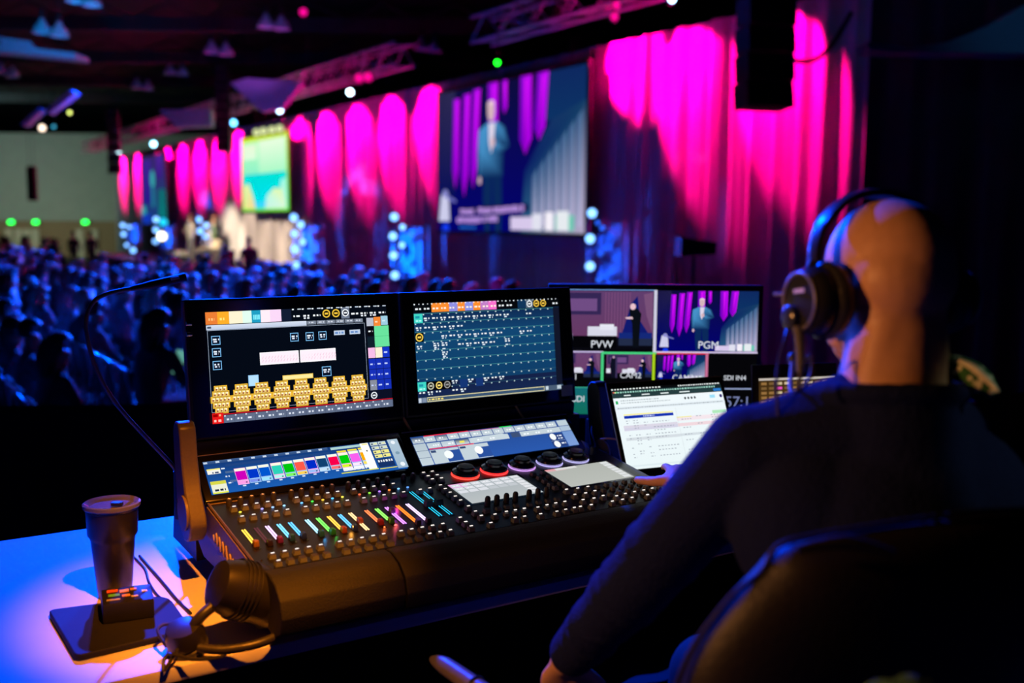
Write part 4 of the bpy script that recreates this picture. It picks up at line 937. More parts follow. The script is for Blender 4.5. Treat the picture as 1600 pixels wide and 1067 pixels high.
# back row of small turning knobs with light caps
kn=MB().lathe([(.0068,0),(.0068,.012),(.0055,.017),(.002,.0175)],seg=14).mesh('turning_knob',40); kn.materials.append(KNOB)
kc=MB().cyl((0,0,0),.0032,.001,seg=10).mesh('knob_cap',0); kc.materials.append(mat('knob_cap_white',(.7,.68,.75),.3))
for x in COLS+[.428,.454]: 
    k_=place('turning_knob',kn,x,-.012); c=bpy.data.objects.new('knob_cap',kc); C.objects.link(c); c.parent=k_; c.location=(0,0,.018)
kt=MB().lathe([(.0075,0),(.0068,.02),(.0045,.024),(.001,.0245)],seg=14).mesh('encoder_knob',40); kt.materials.append(KNOB)
for x in (.546,.572,.599,.625,.665,.691,.717): place('encoder_knob',kt,x,-.226)
# small coloured status dots beside the second key row
dots=[(-.002,(225,205,60)),(.048,(170,160,250)),(.073,(150,190,250)),(.1,(150,205,255)),(.142,(110,190,255)),(.168,(70,215,70)),(.194,(240,190,60)),(.218,(90,190,250)),(.243,(235,215,80)),(.287,(240,100,60)),(.313,(130,210,60)),(.339,(170,120,250)),(.365,(250,130,60)),(.39,(120,190,255)),(.415,(90,150,250))]
for x,c in dots: place('status_light',(lambda me:(me.materials.append(glow('dot_%d_%d_%d'%c,c,1.6)),me)[1])(MB().sph((0,0,0),(.0036,.003,.002),8).mesh('status_light',60)),x,-.062,.004)
# lit fader tracks
FC=[(255,205,70),(120,60,70),(235,190,255),(110,205,255),(90,180,255),(160,225,255),(110,240,90),(255,185,70),(90,175,255),(255,205,140),(255,120,70),(130,250,90),(205,130,255),(255,120,40),(225,190,255)]
halo=[(240,170,20),(60,20,20),(170,40,240),(20,120,230),(10,60,230),(20,140,200),(20,190,30),(230,110,0),(20,70,230),(230,110,10),(230,40,10),(60,200,20),(150,20,240),(255,30,20),(170,60,250)]
FX=[-.024,.003,.028,.054,.08,.119,.145,.171,.197,.223,.263,.289,.314,.342,.368]; 
FPOS=[-.232,-.24,-.232,-.232,-.232,-.235,-.235,-.235,-.235,-.205,-.228,-.228,-.18,-.25,-.25]
slot=MB().box((0,0,0),(.012,.1,.0012)).mesh('fader_slot',0); slot.materials.append(GLASS)
for x,c,hc,fp in zip(FX,FC,halo,FPOS):
    f=place('fader_slot',slot,x,-.204,.0018)
    k_=1.9 if c[1]>100 else .7
    for dx in (-.0028,.0028):
        segs=[(-.153,-.252)] if fp<-.245 else [(-.153,fp+.008)]+([(fp-.008,-.252)] if fp>-.21 else [])
        for a,b in segs:
            me=MB().box((dx,(a+b)/2+.204,.0012),(.0026,abs(a-b),.0012)).mesh('light_track',0); me.materials.append(glow('track_%d_%d_%d'%c,c,k_*1.2)); o=bpy.data.objects.new('light_track',me); C.objects.link(o); o.parent=f
    if fp>-.245:
        fk=place('fader_knob',(lambda me:(me.materials.append(mat('fader_knob_glow_%d_%d_%d'%hc,tuple(.25*q+.01 for q in lin(hc)),.25,noise=0)),me)[1])(MB().box((0,0,.006),(.0125,.016,.012),bev=.0015,taper=.8).mesh('fader_knob',30)),x,fp-.004,.002)  # glow of the lit track put into the knob's base colour
    else: place('fader_knob',(lambda me:(me.materials.append(KNOB),me)[1])(MB().box((0,0,.005),(.0125,.012,.01),taper=.8).mesh('fader_knob',0)),x,-.262,.002)
# coloured glow of the track edges comes from small lamps under the faders
for x,c,v in ((.028,(.5,.05,1),-.235),(.08,(.02,.1,1),-.235),(.125,(.02,.4,.9),-.24),(.15,(.05,.9,.1),-.24),(.19,(1,.4,.05),-.24),(.27,(1,.15,.03),-.235),(.3,(.9,.1,.1),-.235),(.33,(.5,.05,1),-.17),(.345,(1,.05,.3),-.15),(.36,(.5,.1,1),-.23)):
    l=bpy.data.lights.new('fader_glow','POINT'); l.energy=.02; l.color=c; l.shadow_soft_size=.004; lo=bpy.data.objects.new('fader_glow',l); C.objects.link(lo); lo.location=L2W(*D(x,v,.012))
# two master faders with cyan tracks
for x in (.41,.437):
    f=place('master_fader_slot',(lambda me:(me.materials.append(GLASS),me)[1])(MB().box((0,0,0),(.014,.165,.0012)).mesh('slot',0)),x,-.167,.0018)
    for dx in (-.0034,.0034):
        for a,b in ((-.088,-.163),(-.19,-.243)):
            me=MB().box((dx,(a+b)/2+.167,.0012),(.0013,abs(a-b),.001)).mesh('light_track',0); me.materials.append(glow('track_cyan',(40,190,235),1.5)); o=bpy.data.objects.new('light_track',me); C.objects.link(o); o.parent=f
    place('fader_knob',(lambda me:(me.materials.append(KNOB),me)[1])(MB().box((0,0,.007),(.02,.016,.014),taper=.8).mesh('fader_knob',0)),x+.002,-.178,.002)
# five big dials with light rings
DC=[((255,60,50),2.6),((255,50,50),2.6),((205,150,240),1.3),((185,175,245),1.2),((190,185,245),1.1)]
for i,(x,(c,k_)) in enumerate(zip((.594,.681,.768,.857,.945),DC)):
    dl=place('dial',(lambda me:(me.materials.append(mat('dial_gloss',(.02,.02,.03),.22)),me)[1])(MB().lathe([(.034,0.006),(.036,.009),(.034,.014),(.026,.018),(.023,.016),(.0225,.024),(.020,.027),(.003,.0275)],seg=36).mesh('dial',35)),x,-.034)
    r_=obj('light_ring',MB().tube([(.0355*math.cos(a*.5236),.0355*math.sin(a*.5236),.0035) for a in range(12)],.0018,6,closed=True,smooth=3).tube([(.0345*math.cos(a*.5236),.0345*math.sin(a*.5236),.0075) for a in range(12)],.0009,6,closed=True,smooth=3),glow('ring_%d_%d'%c[:2],c,k_),dl); dl['label']='dial with a %s light ring'%('red' if i<2 else 'lilac')
place('encoder_knob',kt,1.012,-.02)
# two small touch tablets
for i,(x0,v0) in enumerate(((.5159,-.206),(.8096,-.204))):
    o=obj('touch_pad',MB().box(D(x0+.103,v0+.062,-.001),(.222,.14,.006),rot=(T3,0,0)),GLASS,K,0)
    d=Disp(D(x0,v0+.124,.0022),(1,0,0),V3,.2061,.124)
    d.rect(0,0,1,1,(168,178,184),(188,194,196),step=True)
    if i==0:
        d.rect(0,0,.22,.2,(235,150,210),(225,170,225),step=True)
        for r in range(3):
            for c_ in range(6): d.rect(.02+.14*c_,.03+.16*r,.14+.14*c_,.16+.16*r,(222,225,232) if (r<2 or c_<3) else (196,202,208),step=(r==c_==0))
        for r in range(7): d.rect(.87,.02+.135*r,.985,.13+.135*r,(228,230,234),step=(r==0))
        d.up()
        for r in range(2):
            for c_ in range(6): d.words(.05+.14*c_,.08+.16*r,.11+.14*c_,.03,(250,250,252),step=False,mn=.02)
    else:
        d.rect(0,0,1,1,(178,182,176),(186,190,184),step=True); d.rect(0,0,.3,.13,(240,150,160),(205,185,185),step=True,hor=False); d.rect(.15,.0,.48,.1,(222,222,222),step=True)
        for r in range(7): d.rect(.87,.02+.135*r,.985,.13+.135*r,(225,228,230),step=(r==0))
    d.build('screen',o)
# ------------------------------------------------------------ gooseneck lamp
gp=[((-.052,.12,.19)),(-.062,.12,.221),(-.130,.12,.309),(-.19,.12,.39),(-.232,.12,.475),(-.251,.12,.56),(-.249,.12,.61),(-.228,.12,.644),(-.19,.12,.660),(-.14,.12,.668)]
gl=thing('gooseneck_lamp','thin curved black gooseneck lamp rising left of the console monitors','lamp',L2W(-.052,.12,.1),YAW)
q=Vector((-.052,.12,.1)); sh=lambda P:[Vector(p)-q for p in P]
obj('socket',MB().cyl((0,0,.05),.012,.12,seg=14),BLK,gl)
obj('flexible_neck',MB().tube(sh(gp),.0052,10),mat('gooseneck_rubber',(.06,.045,.035),.4,noise=.3,scale=400,bump=.2),gl)
hd=obj('lamp_head',MB().tube(sh([(-.15,.12,.667),(-.12,.12,.6715),(-.10,.12,.675),(-.02,.12,.692)]),[.006,.0085,.0105,.0105],12,smooth=2),BLK,gl)
obj('light_slot',MB().box(Vector((-.048,.108,.69))-q,(.02,.004,.007),rot=(0,-.2,0)),mat('slot_lens',(.6,.5,.45),.3),hd)
# ------------------------------------------------------------ things on the desk
TM=[]
def place_local(t,x,y,z=0,r=0): t.location=L2W(x,y,z); t.rotation_euler=(0,0,YAW+r)
p=L2W(0,0,0)
# flat dark pad
pl=dk(75,962); pf=dk(118,1036); pr=dk(300,992); pb=dk(262,938)
t=thing('folding_pad','flat dark slate-like pad with rounded corners under the black box','pad',(0,0,0)); c=(pl+pf+pr+pb)/4; place_local(t,c.x,c.y)
poly=[]
PL=[v-c for v in (pl,pf,pr,pb)]
for i in range(4):
    a=PL[i]; pa=(PL[i-1]-a).normalized(); pb_=(PL[(i+1)%4]-a).normalized(); rr=.018 if i!=3 else .045
    for k in range(5):
        s_=k/4; poly.append(a+pa*rr*(1-s_)**2+pb_*rr*s_**2)
m=MB(); m.prism([(v.x,v.y,.001) for v in poly],(0,0,.013)); o=obj('cover',m,mat('pad_cover',(.012,.012,.018),.7,noise=.2,scale=20,bump=.05,spec=.15),t,30); b=o.modifiers.new('b','BEVEL'); b.width=.003; b.segments=2
obj('base_layer',MB().prism([(v.x*.96,v.y*.96,0) for v in poly],(0,0,.001)),BLK,t)
# tumbler
cp=dk(180,930); t=thing('travel_tumbler','tall black tumbler with a clear rimmed lid','tumbler',L2W(cp.x,cp.y,0),0)
Y=L2W(cp.x,cp.y,0); S_=Y.y
hh=.205; rt=.058
prof=[(.033,0),(.0355,.004),(.046,hh*.62),(.0475,hh*.66),(.0525,hh*.70),(.0545,hh*.96),(.052,hh*.965),(.049,hh*.9)]
obj('cup_body',MB().lathe(prof,seg=40),mat('tumbler_black',(.014,.012,.012),.33,noise=.1,scale=200,bump=.03),t,35)
obj('steel_rim',MB().lathe([(.0535,hh*.955),(.0562,hh*.965),(.0562,hh*.995),(.054,hh),(.052,hh*.97)],seg=40),CHROME,t,35)
ld=obj('lid',MB().lathe([(.057,hh*.985),(.0605,hh),(.0605,hh*1.035),(.057,hh*1.045),(.053,hh*1.03),(.046,hh*1.0),(.002,hh*.99)],seg=40),mat('clear_plastic',(.22,.22,.26),.1,noise=0,trans=.4),t,35)
obj('slider',MB().box((.012,.0,hh*1.02),(.024,.014,.008),bev=.002),BLK,ld)
# little cube box with lit stickers
bp=dk(200,968); t=thing('battery_box','small black box with colourful lit labels on top of the pad','box',L2W(bp.x,bp.y,.0142),YAW-.15)
obj('box_body',MB().box((0,0,.021),(.1,.095,.042),bev=.006),BLK,t)
mm=mat('label_print_dark',(.02,.018,.016),.5)
for k,(x,y,sx,sy,c) in enumerate(((-.024,.022,.02,.012,(.75,.12,.05)),(-.022,-.0,.02,.01,(.1,.5,.08)),(-.004,.016,.016,.014,(.8,.35,.05)),(.012,.02,.012,.01,(.5,.25,.05)),(-.002,-.008,.014,.01,(.75,.3,.05)),(.012,-.016,.012,.006,(.6,.5,.3)),(.03,.004,.01,.008,(.7,.65,.6)),(-.024,-.022,.024,.006,(.4,.35,.1)))):
    obj('printed_label',MB().box((x*1.15,y*1.2,.0425),(sx*1.1,sy*1.2,.0012)),mat('label_%d'%k,c,.5,noise=.2,scale=100),t,0)
# paper sheet lying under the headset
pp=[dk(262,905),dk(330,870),dk(392,905),dk(330,960)]
# headset lying against the console corner
def Lw(px,py,Yd): return at(px,py,Yd)
Yh=1.93
hs=thing('headset','black headset with ribbed ear cup and sticker propped against the console corner','headset',at(370,985,Yh)); hb_=Vector(hs.location)
KH=1.38
A=at(388,925,1.93); axis=(at(352,915,1.86)-at(432,915,2.0)).normalized(); axis=Vector((-.72,-.52,.42)).normalized()
def hp(p): return Vector(p)-hb_
m=MB(); mt=Vector(axis).to_track_quat('Z','Y').to_matrix().to_4x4()
m.lathe([(KH*r_,KH*z_) for r_,z_ in [(.02,.055),(.034,.05),(.040,.03),(.043,0),(.043,-.02),(.036,-.024)]],hp(A),28,mt); ec=obj('ear_cup',m,mat('headset_shell',(.014,.013,.013),.35,noise=.2,scale=50),hs,35)
m=MB()
for k in range(4):
    rr=.0605-.0006*k; pts=[hp(A)+(mt@Vector((rr*math.cos(a*.524),rr*math.sin(a*.524),.004+.009*k))) for a in range(12)]; m.tube(pts,.0018,5,closed=True,smooth=2)
obj('ribbed_band',m,BLK,ec)
m=MB().lathe([(KH*r_,KH*z_) for r_,z_ in [(.03,-.05),(.042,-.046),(.046,-.034),(.042,-.02),(.03,-.018)]],hp(A),28,mt); obj('ear_cushion',m,mat('cushion_leather',(.03,.03,.032),.35,noise=.2,scale=80,bump=.2),hs,60)
m=MB().box((0,0,0),(.026,.032,.0012)); bmesh.ops.transform(m.bm,matrix=Matrix.Translation(hp(A))@mt@Matrix.Translation((-.004,.012,.0735))@Matrix.Rotation(.5,4,'Z'),verts=m.bm.verts); obj('sticker',m,mat('sticker_tan',(.6,.5,.42),.6),ec,0)
B=at(290,1000,1.86)
ax2=Vector((-.1,-.3,.95)).normalized(); mt2=ax2.to_track_quat('Z','Y').to_matrix().to_4x4()
m=MB().lathe([(.016,.03),(.032,.026),(.038,.01),(.038,-.008),(.03,-.016)],hp(B)+Vector((0,0,.005)),26,mt2); e2=obj('ear_cup',m,mat('headset_shell',(.03,.028,.026)),hs,35)
m=MB().lathe([(.026,-.03),(.037,-.028),(.04,-.02),(.037,-.012),(.026,-.01)],hp(B)+Vector((0,0,.005)),26,mt2); obj('ear_cushion',m,mat('cushion_leather',(.03,.03,.032)),hs,60)
obj('headband',MB().tube([hp(p) for p in (at(420,880,2.0),at(440,905,1.97),at(448,945,1.93),at(440,985,1.9),at(405,1005,1.86),at(350,1015,1.84),at(310,1012,1.84))],.009,10),mat('headband_pad',(.025,.024,.024),.4,bump=.15),hs)
obj('headband',MB().tube([hp(p) for p in (at(365,925,1.9),at(335,945,1.88),at(312,965,1.86),at(298,985,1.86))],.011,10),mat('headband_pad',(.025,.024,.024)),hs)
obj('mic_boom',MB().tube([hp(p) for p in (at(408,875,1.98),at(425,910,1.96),at(447,950,1.93))],.003,6),CHROME,hs)
obj('cable',MB().tube([hp(p) for p in (at(260,1010,1.84),at(246,985,1.88),at(262,975,1.9),at(290,985,1.87),at(268,1030,1.8),at(255,1048,1.78),at(262,1022,1.8),at(300,1030,1.8),at(345,1026,1.83),at(360,1012,1.85))],.0035,6),CABLE,hs)
# cable lying on the desk from the tumbler to the headset, and one behind the pad
a=[dk(218,868,.004),dk(250,905,.004),dk(275,935,.004),dk(298,958,.004)]
t=obj('desk_cable',MB().tube([L2W(v.x,v.y,.0035) for v in a],.0032,6),CABLE); rebase(t); tag(t,'straight thin black cable on the desk running from behind the tumbler to the headset','cable')
a=[dk(205,868),dk(226,890),dk(233,912),dk(246,932),dk(262,942)]
t=obj('desk_cable',MB().tube([L2W(v.x,v.y,.003) for v in a],.0028,6),CABLE); rebase(t); tag(t,'curved thin cable beside the tumbler reaching the dark pad','cable')
# ------------------------------------------------------------ laptop with the spreadsheet
SL=.46; ly=.4
lu=Vector((math.cos(ly),math.sin(ly),0)); ln=Vector((-math.sin(ly),math.cos(ly),0)); lv=Vector((0,0,1))*math.cos(SL)+ln*math.sin(SL); lnn=lu.cross(lv)
LB=at(980.6,734.7,2.75); wS=.369; hS=.238
st=thing('laptop_stand','black box the open laptop stands on, right of the console','stand',(0,0,0)); stc=LB+lu*.2-ln*.12; st.location=(stc.x,stc.y,DT); st.rotation_euler=(0,0,ly)
zb=LB.z-DT-.045
obj('top_shelf',MB().box((.02,0,zb-.008),(.4,.27,.016),bev=.003),BLK,st)
for x in (-.15,.19): obj('side_panel',MB().box((x,0,(zb-.016)/2),(.015,.26,zb-.016)),BLK,st)
lp=thing('laptop','open silver laptop showing a white spreadsheet, partly hidden by the operator','laptop',LB-Vector((0,0,.045)),ly)
q=Vector(lp.location); Rl=Matrix.Rotation(-ly,4,'Z')
def ll(p): return Rl@(Vector(p)-q)
m=MB(); m.box((wS/2,-.115,.009),(wS+.024,.25,.012),bev=.004); obj('base',m,mat('laptop_silver',(.35,.36,.4),.35,metal=.6,noise=.05),lp)
m=MB().box((wS/2,-.075,.0155),(wS*.82,.1,.0016)); obj('keyboard',m,BLK,lp,0)
c=ll(LB+lu*wS/2+lv*(hS/2-.006)-lnn*.004); m=MB().box(c,(wS+.026,.006,hS+.05),rot=(-SL,0,0),bev=.002); ldn=obj('lid',m,mat('laptop_silver',(.35,.36,.4)),lp)
m=MB().box(ll(LB+lu*wS/2+lv*(hS/2-.006)-lnn*.0006),(wS+.02,.001,hS+.044),rot=(-SL,0,0)); obj('bezel',m,GLASS,ldn,0)
d=Disp(ll(LB+lv*hS),(1,0,0),Rl@lv,wS,hS)
d.rect(0,0,1,1,(232,240,244),(226,238,240),step=True); d.rect(0,0,1,.03,(8,10,12),step=True); d.rect(0,.03,1,.075,(22,40,44)); d.rect(0,.075,1,.125,(36,58,60))
d.words(.0,.008,.45,.016,(225,230,230),mn=.012); d.words(.6,.008,.99,.016,(225,230,230),mn=.008); d.words(.02,.045,.94,.02,(150,205,190),mn=.008); d.words(.1,.09,.72,.014,(225,235,235),mn=.1); d.rect(.92,.08,.99,.115,(40,120,200),step=True)
for k,c_ in enumerate(((240,90,70),(240,190,60),(70,200,80))): d.ell(.012+.014*k,.053,.005,.009,c_)
d.rect(.015,.16,.035,.2,(30,170,90),step=True); d.words(.06,.155,.4,.012,(165,175,180)); d.words(.06,.185,.5,.012,(175,185,190)); 
for k in range(4): d.ell(.64+.03*k,.18,.009,.016,(60,66,72))
d.rect(.87,.16,.92,.2,(150,215,240),step=True); d.ell(.975,.18,.013,.022,(50,40,110)); d.rect(0,.235,1,.275,(222,232,238),step=True); d.words(.02,.248,.98,.012,(150,158,165),mn=.006)
d.rect(.06,.33,.5,.345,(240,230,140),step=True); d.rect(.06,.35,.5,.385,(15,45,170),step=True); d.words(.23,.36,.33,.014,(190,205,245))
for v,c_ in ((.47,(212,208,222)),(.5,(206,204,222)),(.62,(206,214,220))): d.rect(.04,v,.52,v+.035,c_,step=True)
d.rect(.52,.41,1,.46,(236,222,228),step=True); d.rect(.52,.49,1,.53,(232,208,214),step=True); d.rect(.52,.41,.66,.42,(235,225,110),step=True); d.rect(.86,.36,.99,.4,(170,225,180)); d.rect(.52,.62,1,.65,(205,214,220)); d.rect(.8,.55,1,.58,(240,205,212))
for v in [.41,.44,.475,.505,.545,.59,.63,.66,.7,.745,.79,.82,.86]:
    for u0,u1 in ((.07,.1),(.13,.19),(.22,.26),(.3,.5),(.56,.66),(.7,.78),(.84,.92)):
        if R.random()<.62: d.words(u0,v,u0+(u1-u0)*R.uniform(.5,1),.009,(150,158,170),mn=.012)
d.rect(.522,.3,.524,.95,(190,200,205),step=True); d.rect(0,.955,1,.975,(215,228,232),step=True)
d.build('screen',ldn,1.1)
# second laptop, only its screen corner in view
q2=at(1188,622,3.25); t=thing('laptop','small dark laptop with a brown timeline screen behind the operator','laptop',(q2.x,q2.y,DT+.012),.25)
zz=q2.z-DT-.012
obj('base',MB().box((.14,-.1,.0),(.31,.21,.018),bev=.003),BLK,t)
m=MB().box((.14,.02,zz*.5-.0+.04),(.31,.008,zz+.13),rot=(-.1,0,0)); l2=obj('lid',m,BLK,t)
hh_=.17; z0_=zz+.062-hh_
d=Disp((.0,.0155,zz+.062),(1,0,0),(0,.1,1),.28,hh_)
d.rect(0,0,1,1,(60,42,20),(90,60,18),step=True); d.rect(0,0,1,.04,(200,190,180),step=True); 
for r in range(5):
    for k in range(9): d.rect(.03+.1*k,.08+.09*r,.1+.1*k,.13+.09*r,R.choice([(210,190,150),(150,110,60),(120,90,50),(235,80,190) if r==1 and k==2 else (180,150,110)]),step=(r==k==0))
d.build('screen',l2)
# ------------------------------------------------------------ multiview monitor
YM=3.45; a=at(864,451.7,YM); b=at(1187,451.7,YM); wM=b.x-a.x; hM=wM*196/322
mv=thing('multiview_monitor','wide video monitor with camera pictures behind the console and laptop','monitor',((a.x+b.x)/2,YM,DT)); zt_=a.z-DT
hsn=obj('housing',MB().box((0,.03,zt_-hM/2),(wM+.03,.05,hM+.035),bev=.004),BLK,mv)
obj('stand_neck',MB().box((0,.05,(zt_-hM)/2),(.08,.03,max(.05,zt_-hM))),BLK,mv); obj('stand_foot',MB().box((0,.03,.006),(.3,.2,.012),bev=.003),BLK,mv)
def pvw(d,dark=1.0,cam2=False):
    d.rect(0,0,1,1,(96,62,110),(104,56,96),step=True); d.rect(.03,.03,.48,.4,(52,38,84),step=True); d.rect(.08,.13,.44,.34,(112,76,132),step=True)
    for k in range(9): d.rect(.52+.03*k,.02,.53+.03*k,.78,(120,74,118),step=(k==0))
    d.poly([(.68,.78),(.78,.2),(.84,.08),(.87,.5),(.98,.78)],(16,26,110)); d.poly([(.9,.05),(.99,.02),(.99,.7),(.93,.4)],(120,80,120)); d.rect(0,.78,1,1,(14,14,30),(6,6,12),step=True); d.rect(.66,.7,.99,.8,(20,40,120),step=True); d.rect(.66,.8,.99,.92,(34,44,72))
    d.rect(0,.58,.09,.76,(220,222,235),step=True); d.rect(.35,.6,.64,.76,(215,216,232),step=True); d.rect(.47,.56,.61,.66,(232,234,245)); d.rect(.14,.72,.2,.86,(150,165,190),step=True); d.rect(.2,.76,.64,.96,(4,4,8),step=True)
    d.poly([(.76,.31),(.84,.29),(.88,.38),(.87,.55),(.86,.95),(.8,.95),(.79,.55),(.77,.45)],(10,14,22)); d.ell(.795,.26,.028,.055,(235,195,205)); d.poly([(.72,.44),(.79,.43),(.8,.47),(.73,.47)],(225,190,200))
    if cam2: d.poly([(.1,.15),(.2,.15),(.22,.5),(.2,.95),(.12,.95),(.08,.5)],(14,16,34)); d.ell(.155,.12,.022,.05,(190,160,180)); d.rect(.2,.1,.24,.95,(60,50,90))
class Sub:
    "a picture inside a picture"
    def __init__(s,d,u0,v0,u1,v1): s.d=d; s.a=(u0,v0,u1-u0,v1-v0)
    def m(s,u,v): u=min(1,max(0,u)); v=min(1,max(0,v)); return s.a[0]+s.a[2]*u,s.a[1]+s.a[3]*v
    def poly(s,pts,col,cols=None,step=True): s.d.poly([s.m(*p) for p in pts],col,cols,step); return s
    def up(s,n=1): s.d.up(n)
    rect=Disp.rect; ell=Disp.ell; words=Disp.words
d=Disp((-wM/2,.0045,zt_),(1,0,0),(0,0,1),wM,hM,.00012)
d.rect(0,0,1,1,(5,5,8),step=True); d.rect(0,0,.498,.006,(120,170,235),step=True)
pvw(Sub(d,.0,.012,.49,.485)); pgm(Sub(d,.507,.005,.998,.49),cap=False,ar=.56)
d.rect(.49,0,.505,.5,(205,205,225),step=True); d.rect(0,.492,.25,.505,(190,180,220),step=True); d.rect(.505,.49,1,.502,(215,200,235))
pvw(Sub(d,.0,.505,.235,.72)); pvw(Sub(d,.265,.515,.485,.715),cam2=True); pgm(Sub(d,.51,.515,.745,.71),cap=False,ar=.56)
d.rect(0,.71,1,.78,(5,5,8),step=True)
d.rect(.237,.495,.505,.512,(70,215,130),step=True); d.rect(.237,.495,.25,.79,(70,205,130)); d.rect(.487,.5,.5,.76,(170,210,30)); d.rect(.507,.5,.76,.51,(225,50,80)); d.rect(.745,.5,.758,.74,(200,110,150))
d.rect(.0,.785,.237,1,(20,105,115),(16,110,90),step=True); d.rect(.25,.785,.49,.795,(70,205,130)); d.rect(.77,.78,.99,.79,(150,165,205)); d.rect(.0,.78,.24,.787,(60,180,150))
for tx,u,v,sz in (('PVW',.185,.462,.036),('PGM',.705,.462,.036),('CAM1',.02,.72,.028),('CAM2',.33,.705,.028),('CAM3',.585,.72,.028),('SDI IN4',.835,.715,.024),('SDI',.1,.9,.03),('57:1',.845,.93,.052)): d.add_text(tx,sz,u,v,(225,230,240) if sz<.05 else (120,130,175))
d.build('screen',hsn)
obj('status_sticker',MB().box((.05,.003,zt_-hM-.008),(.02,.001,.008)),mat('sticker_grey',(.35,.36,.4)),hsn,0)
# ------------------------------------------------------------ little things between console and laptop
p=at(940,672,2.95); pz=p.z-DT
t=thing('power_box','small black box with a red light between the console and the laptop','box',(p.x,p.y,DT),YAW)
obj('box_body',MB().box((.01,.02,(pz+.03)/2),(.07,.06,pz+.03),bev=.006),BLK,t); obj('red_light',MB().box((-.006,-.012,pz),(.012,.006,.045),bev=.002),glow('red_light',(255,30,10),2),t); obj('red_panel',MB().box((.02,-.011,pz-.005),(.03,.004,.05)),mat('dark_red_plastic',(.25,.01,.01),.4),t)
m=MB().tube([at(930,700,2.85),at(925,670,2.9),at(935,650,2.92),at(948,655,2.9),at(955,690,2.86),at(950,720,2.84)],.004,6); tag(rebase(obj('cable_loop',m,CABLE)),'loop of black cable around the red-lit box','cable')
m=MB().tube([at(938,686,2.84),at(952,685,2.83),at(966,687,2.83)],.003,6); tag(rebase(obj('cable',m,mat('warm_lit_cable',(.5,.28,.2),.4))),'short orange lit cable in front of the red-lit box','cable')  # orange lamplight on the cable put into its colour
# ============================================================ OPERATOR
OP=thing('person','seated operator in a dark navy sweater wearing a headset, seen from behind','person',(.5,1.33,0),0)
ob=Vector(OP.location)
FA=math.radians(17); Fh=Vector((-math.sin(FA),math.cos(FA),0)); Lh=Vector((-math.cos(FA),-math.sin(FA),0))
HC=Vector((.532,1.46,1.672))
HR=Matrix((-Lh,Fh,Vector((0,0,1)))).transposed()@Matrix.Rotation(-.14,3,'X')   # head slightly bowed
def hp_(x,y,z): return HC+HR@Vector((x,y,z))-ob     # x to his right, y to his face
def b_(x,y,z): return Vector((x,y,z))-ob
shL=b_(.345,1.43,1.425); elL=b_(.205,1.53,1.20); wrL=b_(.098,1.70,.985)
shR=b_(.70,1.60,1.42); elR=b_(.62,1.90,1.20); wrR=b_(.395,2.24,1.165)
C7=b_(.535,1.385,1.50)
def hand(mb,w,fwd,up,side,curl=(.5,.5,.5,.5),k=1.0,tb=None):
    "side +1: thumb on +right of fwd x up"
    fwd=fwd.normalized(); up=(up-fwd*up.dot(fwd)).normalized(); rt=fwd.cross(up).normalized()*side
    M=Matrix((rt,fwd,up)).transposed()
    mb.sph(w+fwd*.05*k,(.043*k,.056*k,.0175*k),16,rot=M); mb.sph(w+fwd*.012*k,(.03*k,.03*k,.02*k),12,rot=M)
    mb.sph(w+fwd*.035*k+rt*.025*k-up*.006*k,(.02*k,.034*k,.016*k),12,rot=M)
    lens=((.045,.027,.021),(.05,.03,.022),(.046,.028,.021),(.036,.021,.018)); xs=(.030,.010,-.011,-.031)
    for i,(L,x) in enumerate(zip(lens,xs)):
        p=w+fwd*(.092-.006*abs(i-1))*k+rt*x*k; a=.15+curl[i]*.5; d=(fwd+rt*(.14*(1-i*.62))); pts=[w+fwd*.06*k+rt*x*.9*k,p]
        for j,l in enumerate(L):
            dd=(d*math.cos(a)-up*math.sin(a)).normalized(); p=p+dd*l*k; pts.append(p); a+=curl[i]*.75
        limb(mb,pts,[.0105*k,.0102*k,.009*k,.0082*k,.0072*k],10)
    t0=w+fwd*.028*k+rt*.03*k-up*.004*k; td=tb if tb is not None else (rt*.75+fwd*.65-up*.15); td=td.normalized(); t1=t0+td*.036*k; t2=t1+(td+fwd*.35).normalized()*.03*k; t3=t2+(td+fwd*.55).normalized()*.024*k
    limb(mb,[t0,t1,t2,t3],[.015*k,.0125*k,.0112*k,.0095*k],12)
m=MB()
# skull, face and neck
m.sph(hp_(0.003,-.014,.022),(.081,.103,.093),26,rot=HR); m.sph(hp_(0,-.05,.0),(.076,.066,.07),20,rot=HR)
m.sph(hp_(0,.03,-.035),(.062,.068,.088),20,rot=HR); m.sph(hp_(0,.055,-.088),(.042,.04,.035),16,rot=HR); m.sph(hp_(0,.076,-.105),(.022,.02,.018),12,rot=HR)
for s in (-1,1):
    m.sph(hp_(.047*s,.018,-.078),(.017,.05,.024),14,rot=HR); m.sph(hp_(.04*s,.062,-.025),(.022,.022,.02),12,rot=HR)
    m.sph(hp_(.081*s,-.008,-.03),(.008,.019,.031),14,rot=HR); m.sph(hp_(.087*s,-.012,-.02),(.006,.016,.02),12,rot=HR); m.sph(hp_(.08*s,-.002,-.056),(.007,.01,.012),10,rot=HR)
m.sph(hp_(0,.083,.01),(.052,.018,.014),14,rot=HR)
limb(m,[hp_(0,.088,.0),hp_(0,.107,-.038)],[.010,.015],12)
m.sph(hp_(0,.092,-.072),(.024,.012,.0075),12,rot=HR); m.sph(hp_(0,.089,-.083),(.021,.012,.007),12,rot=HR)
limb(m,[hp_(0,-.022,-.03),hp_(0,-.03,-.09),C7+Vector((0,.022,.01)),C7+Vector((.01,.02,-.08))],[.064,.066,.078,.092],24)
m.sph(hp_(0,-.038,-.045),(.068,.056,.052),20,rot=HR)
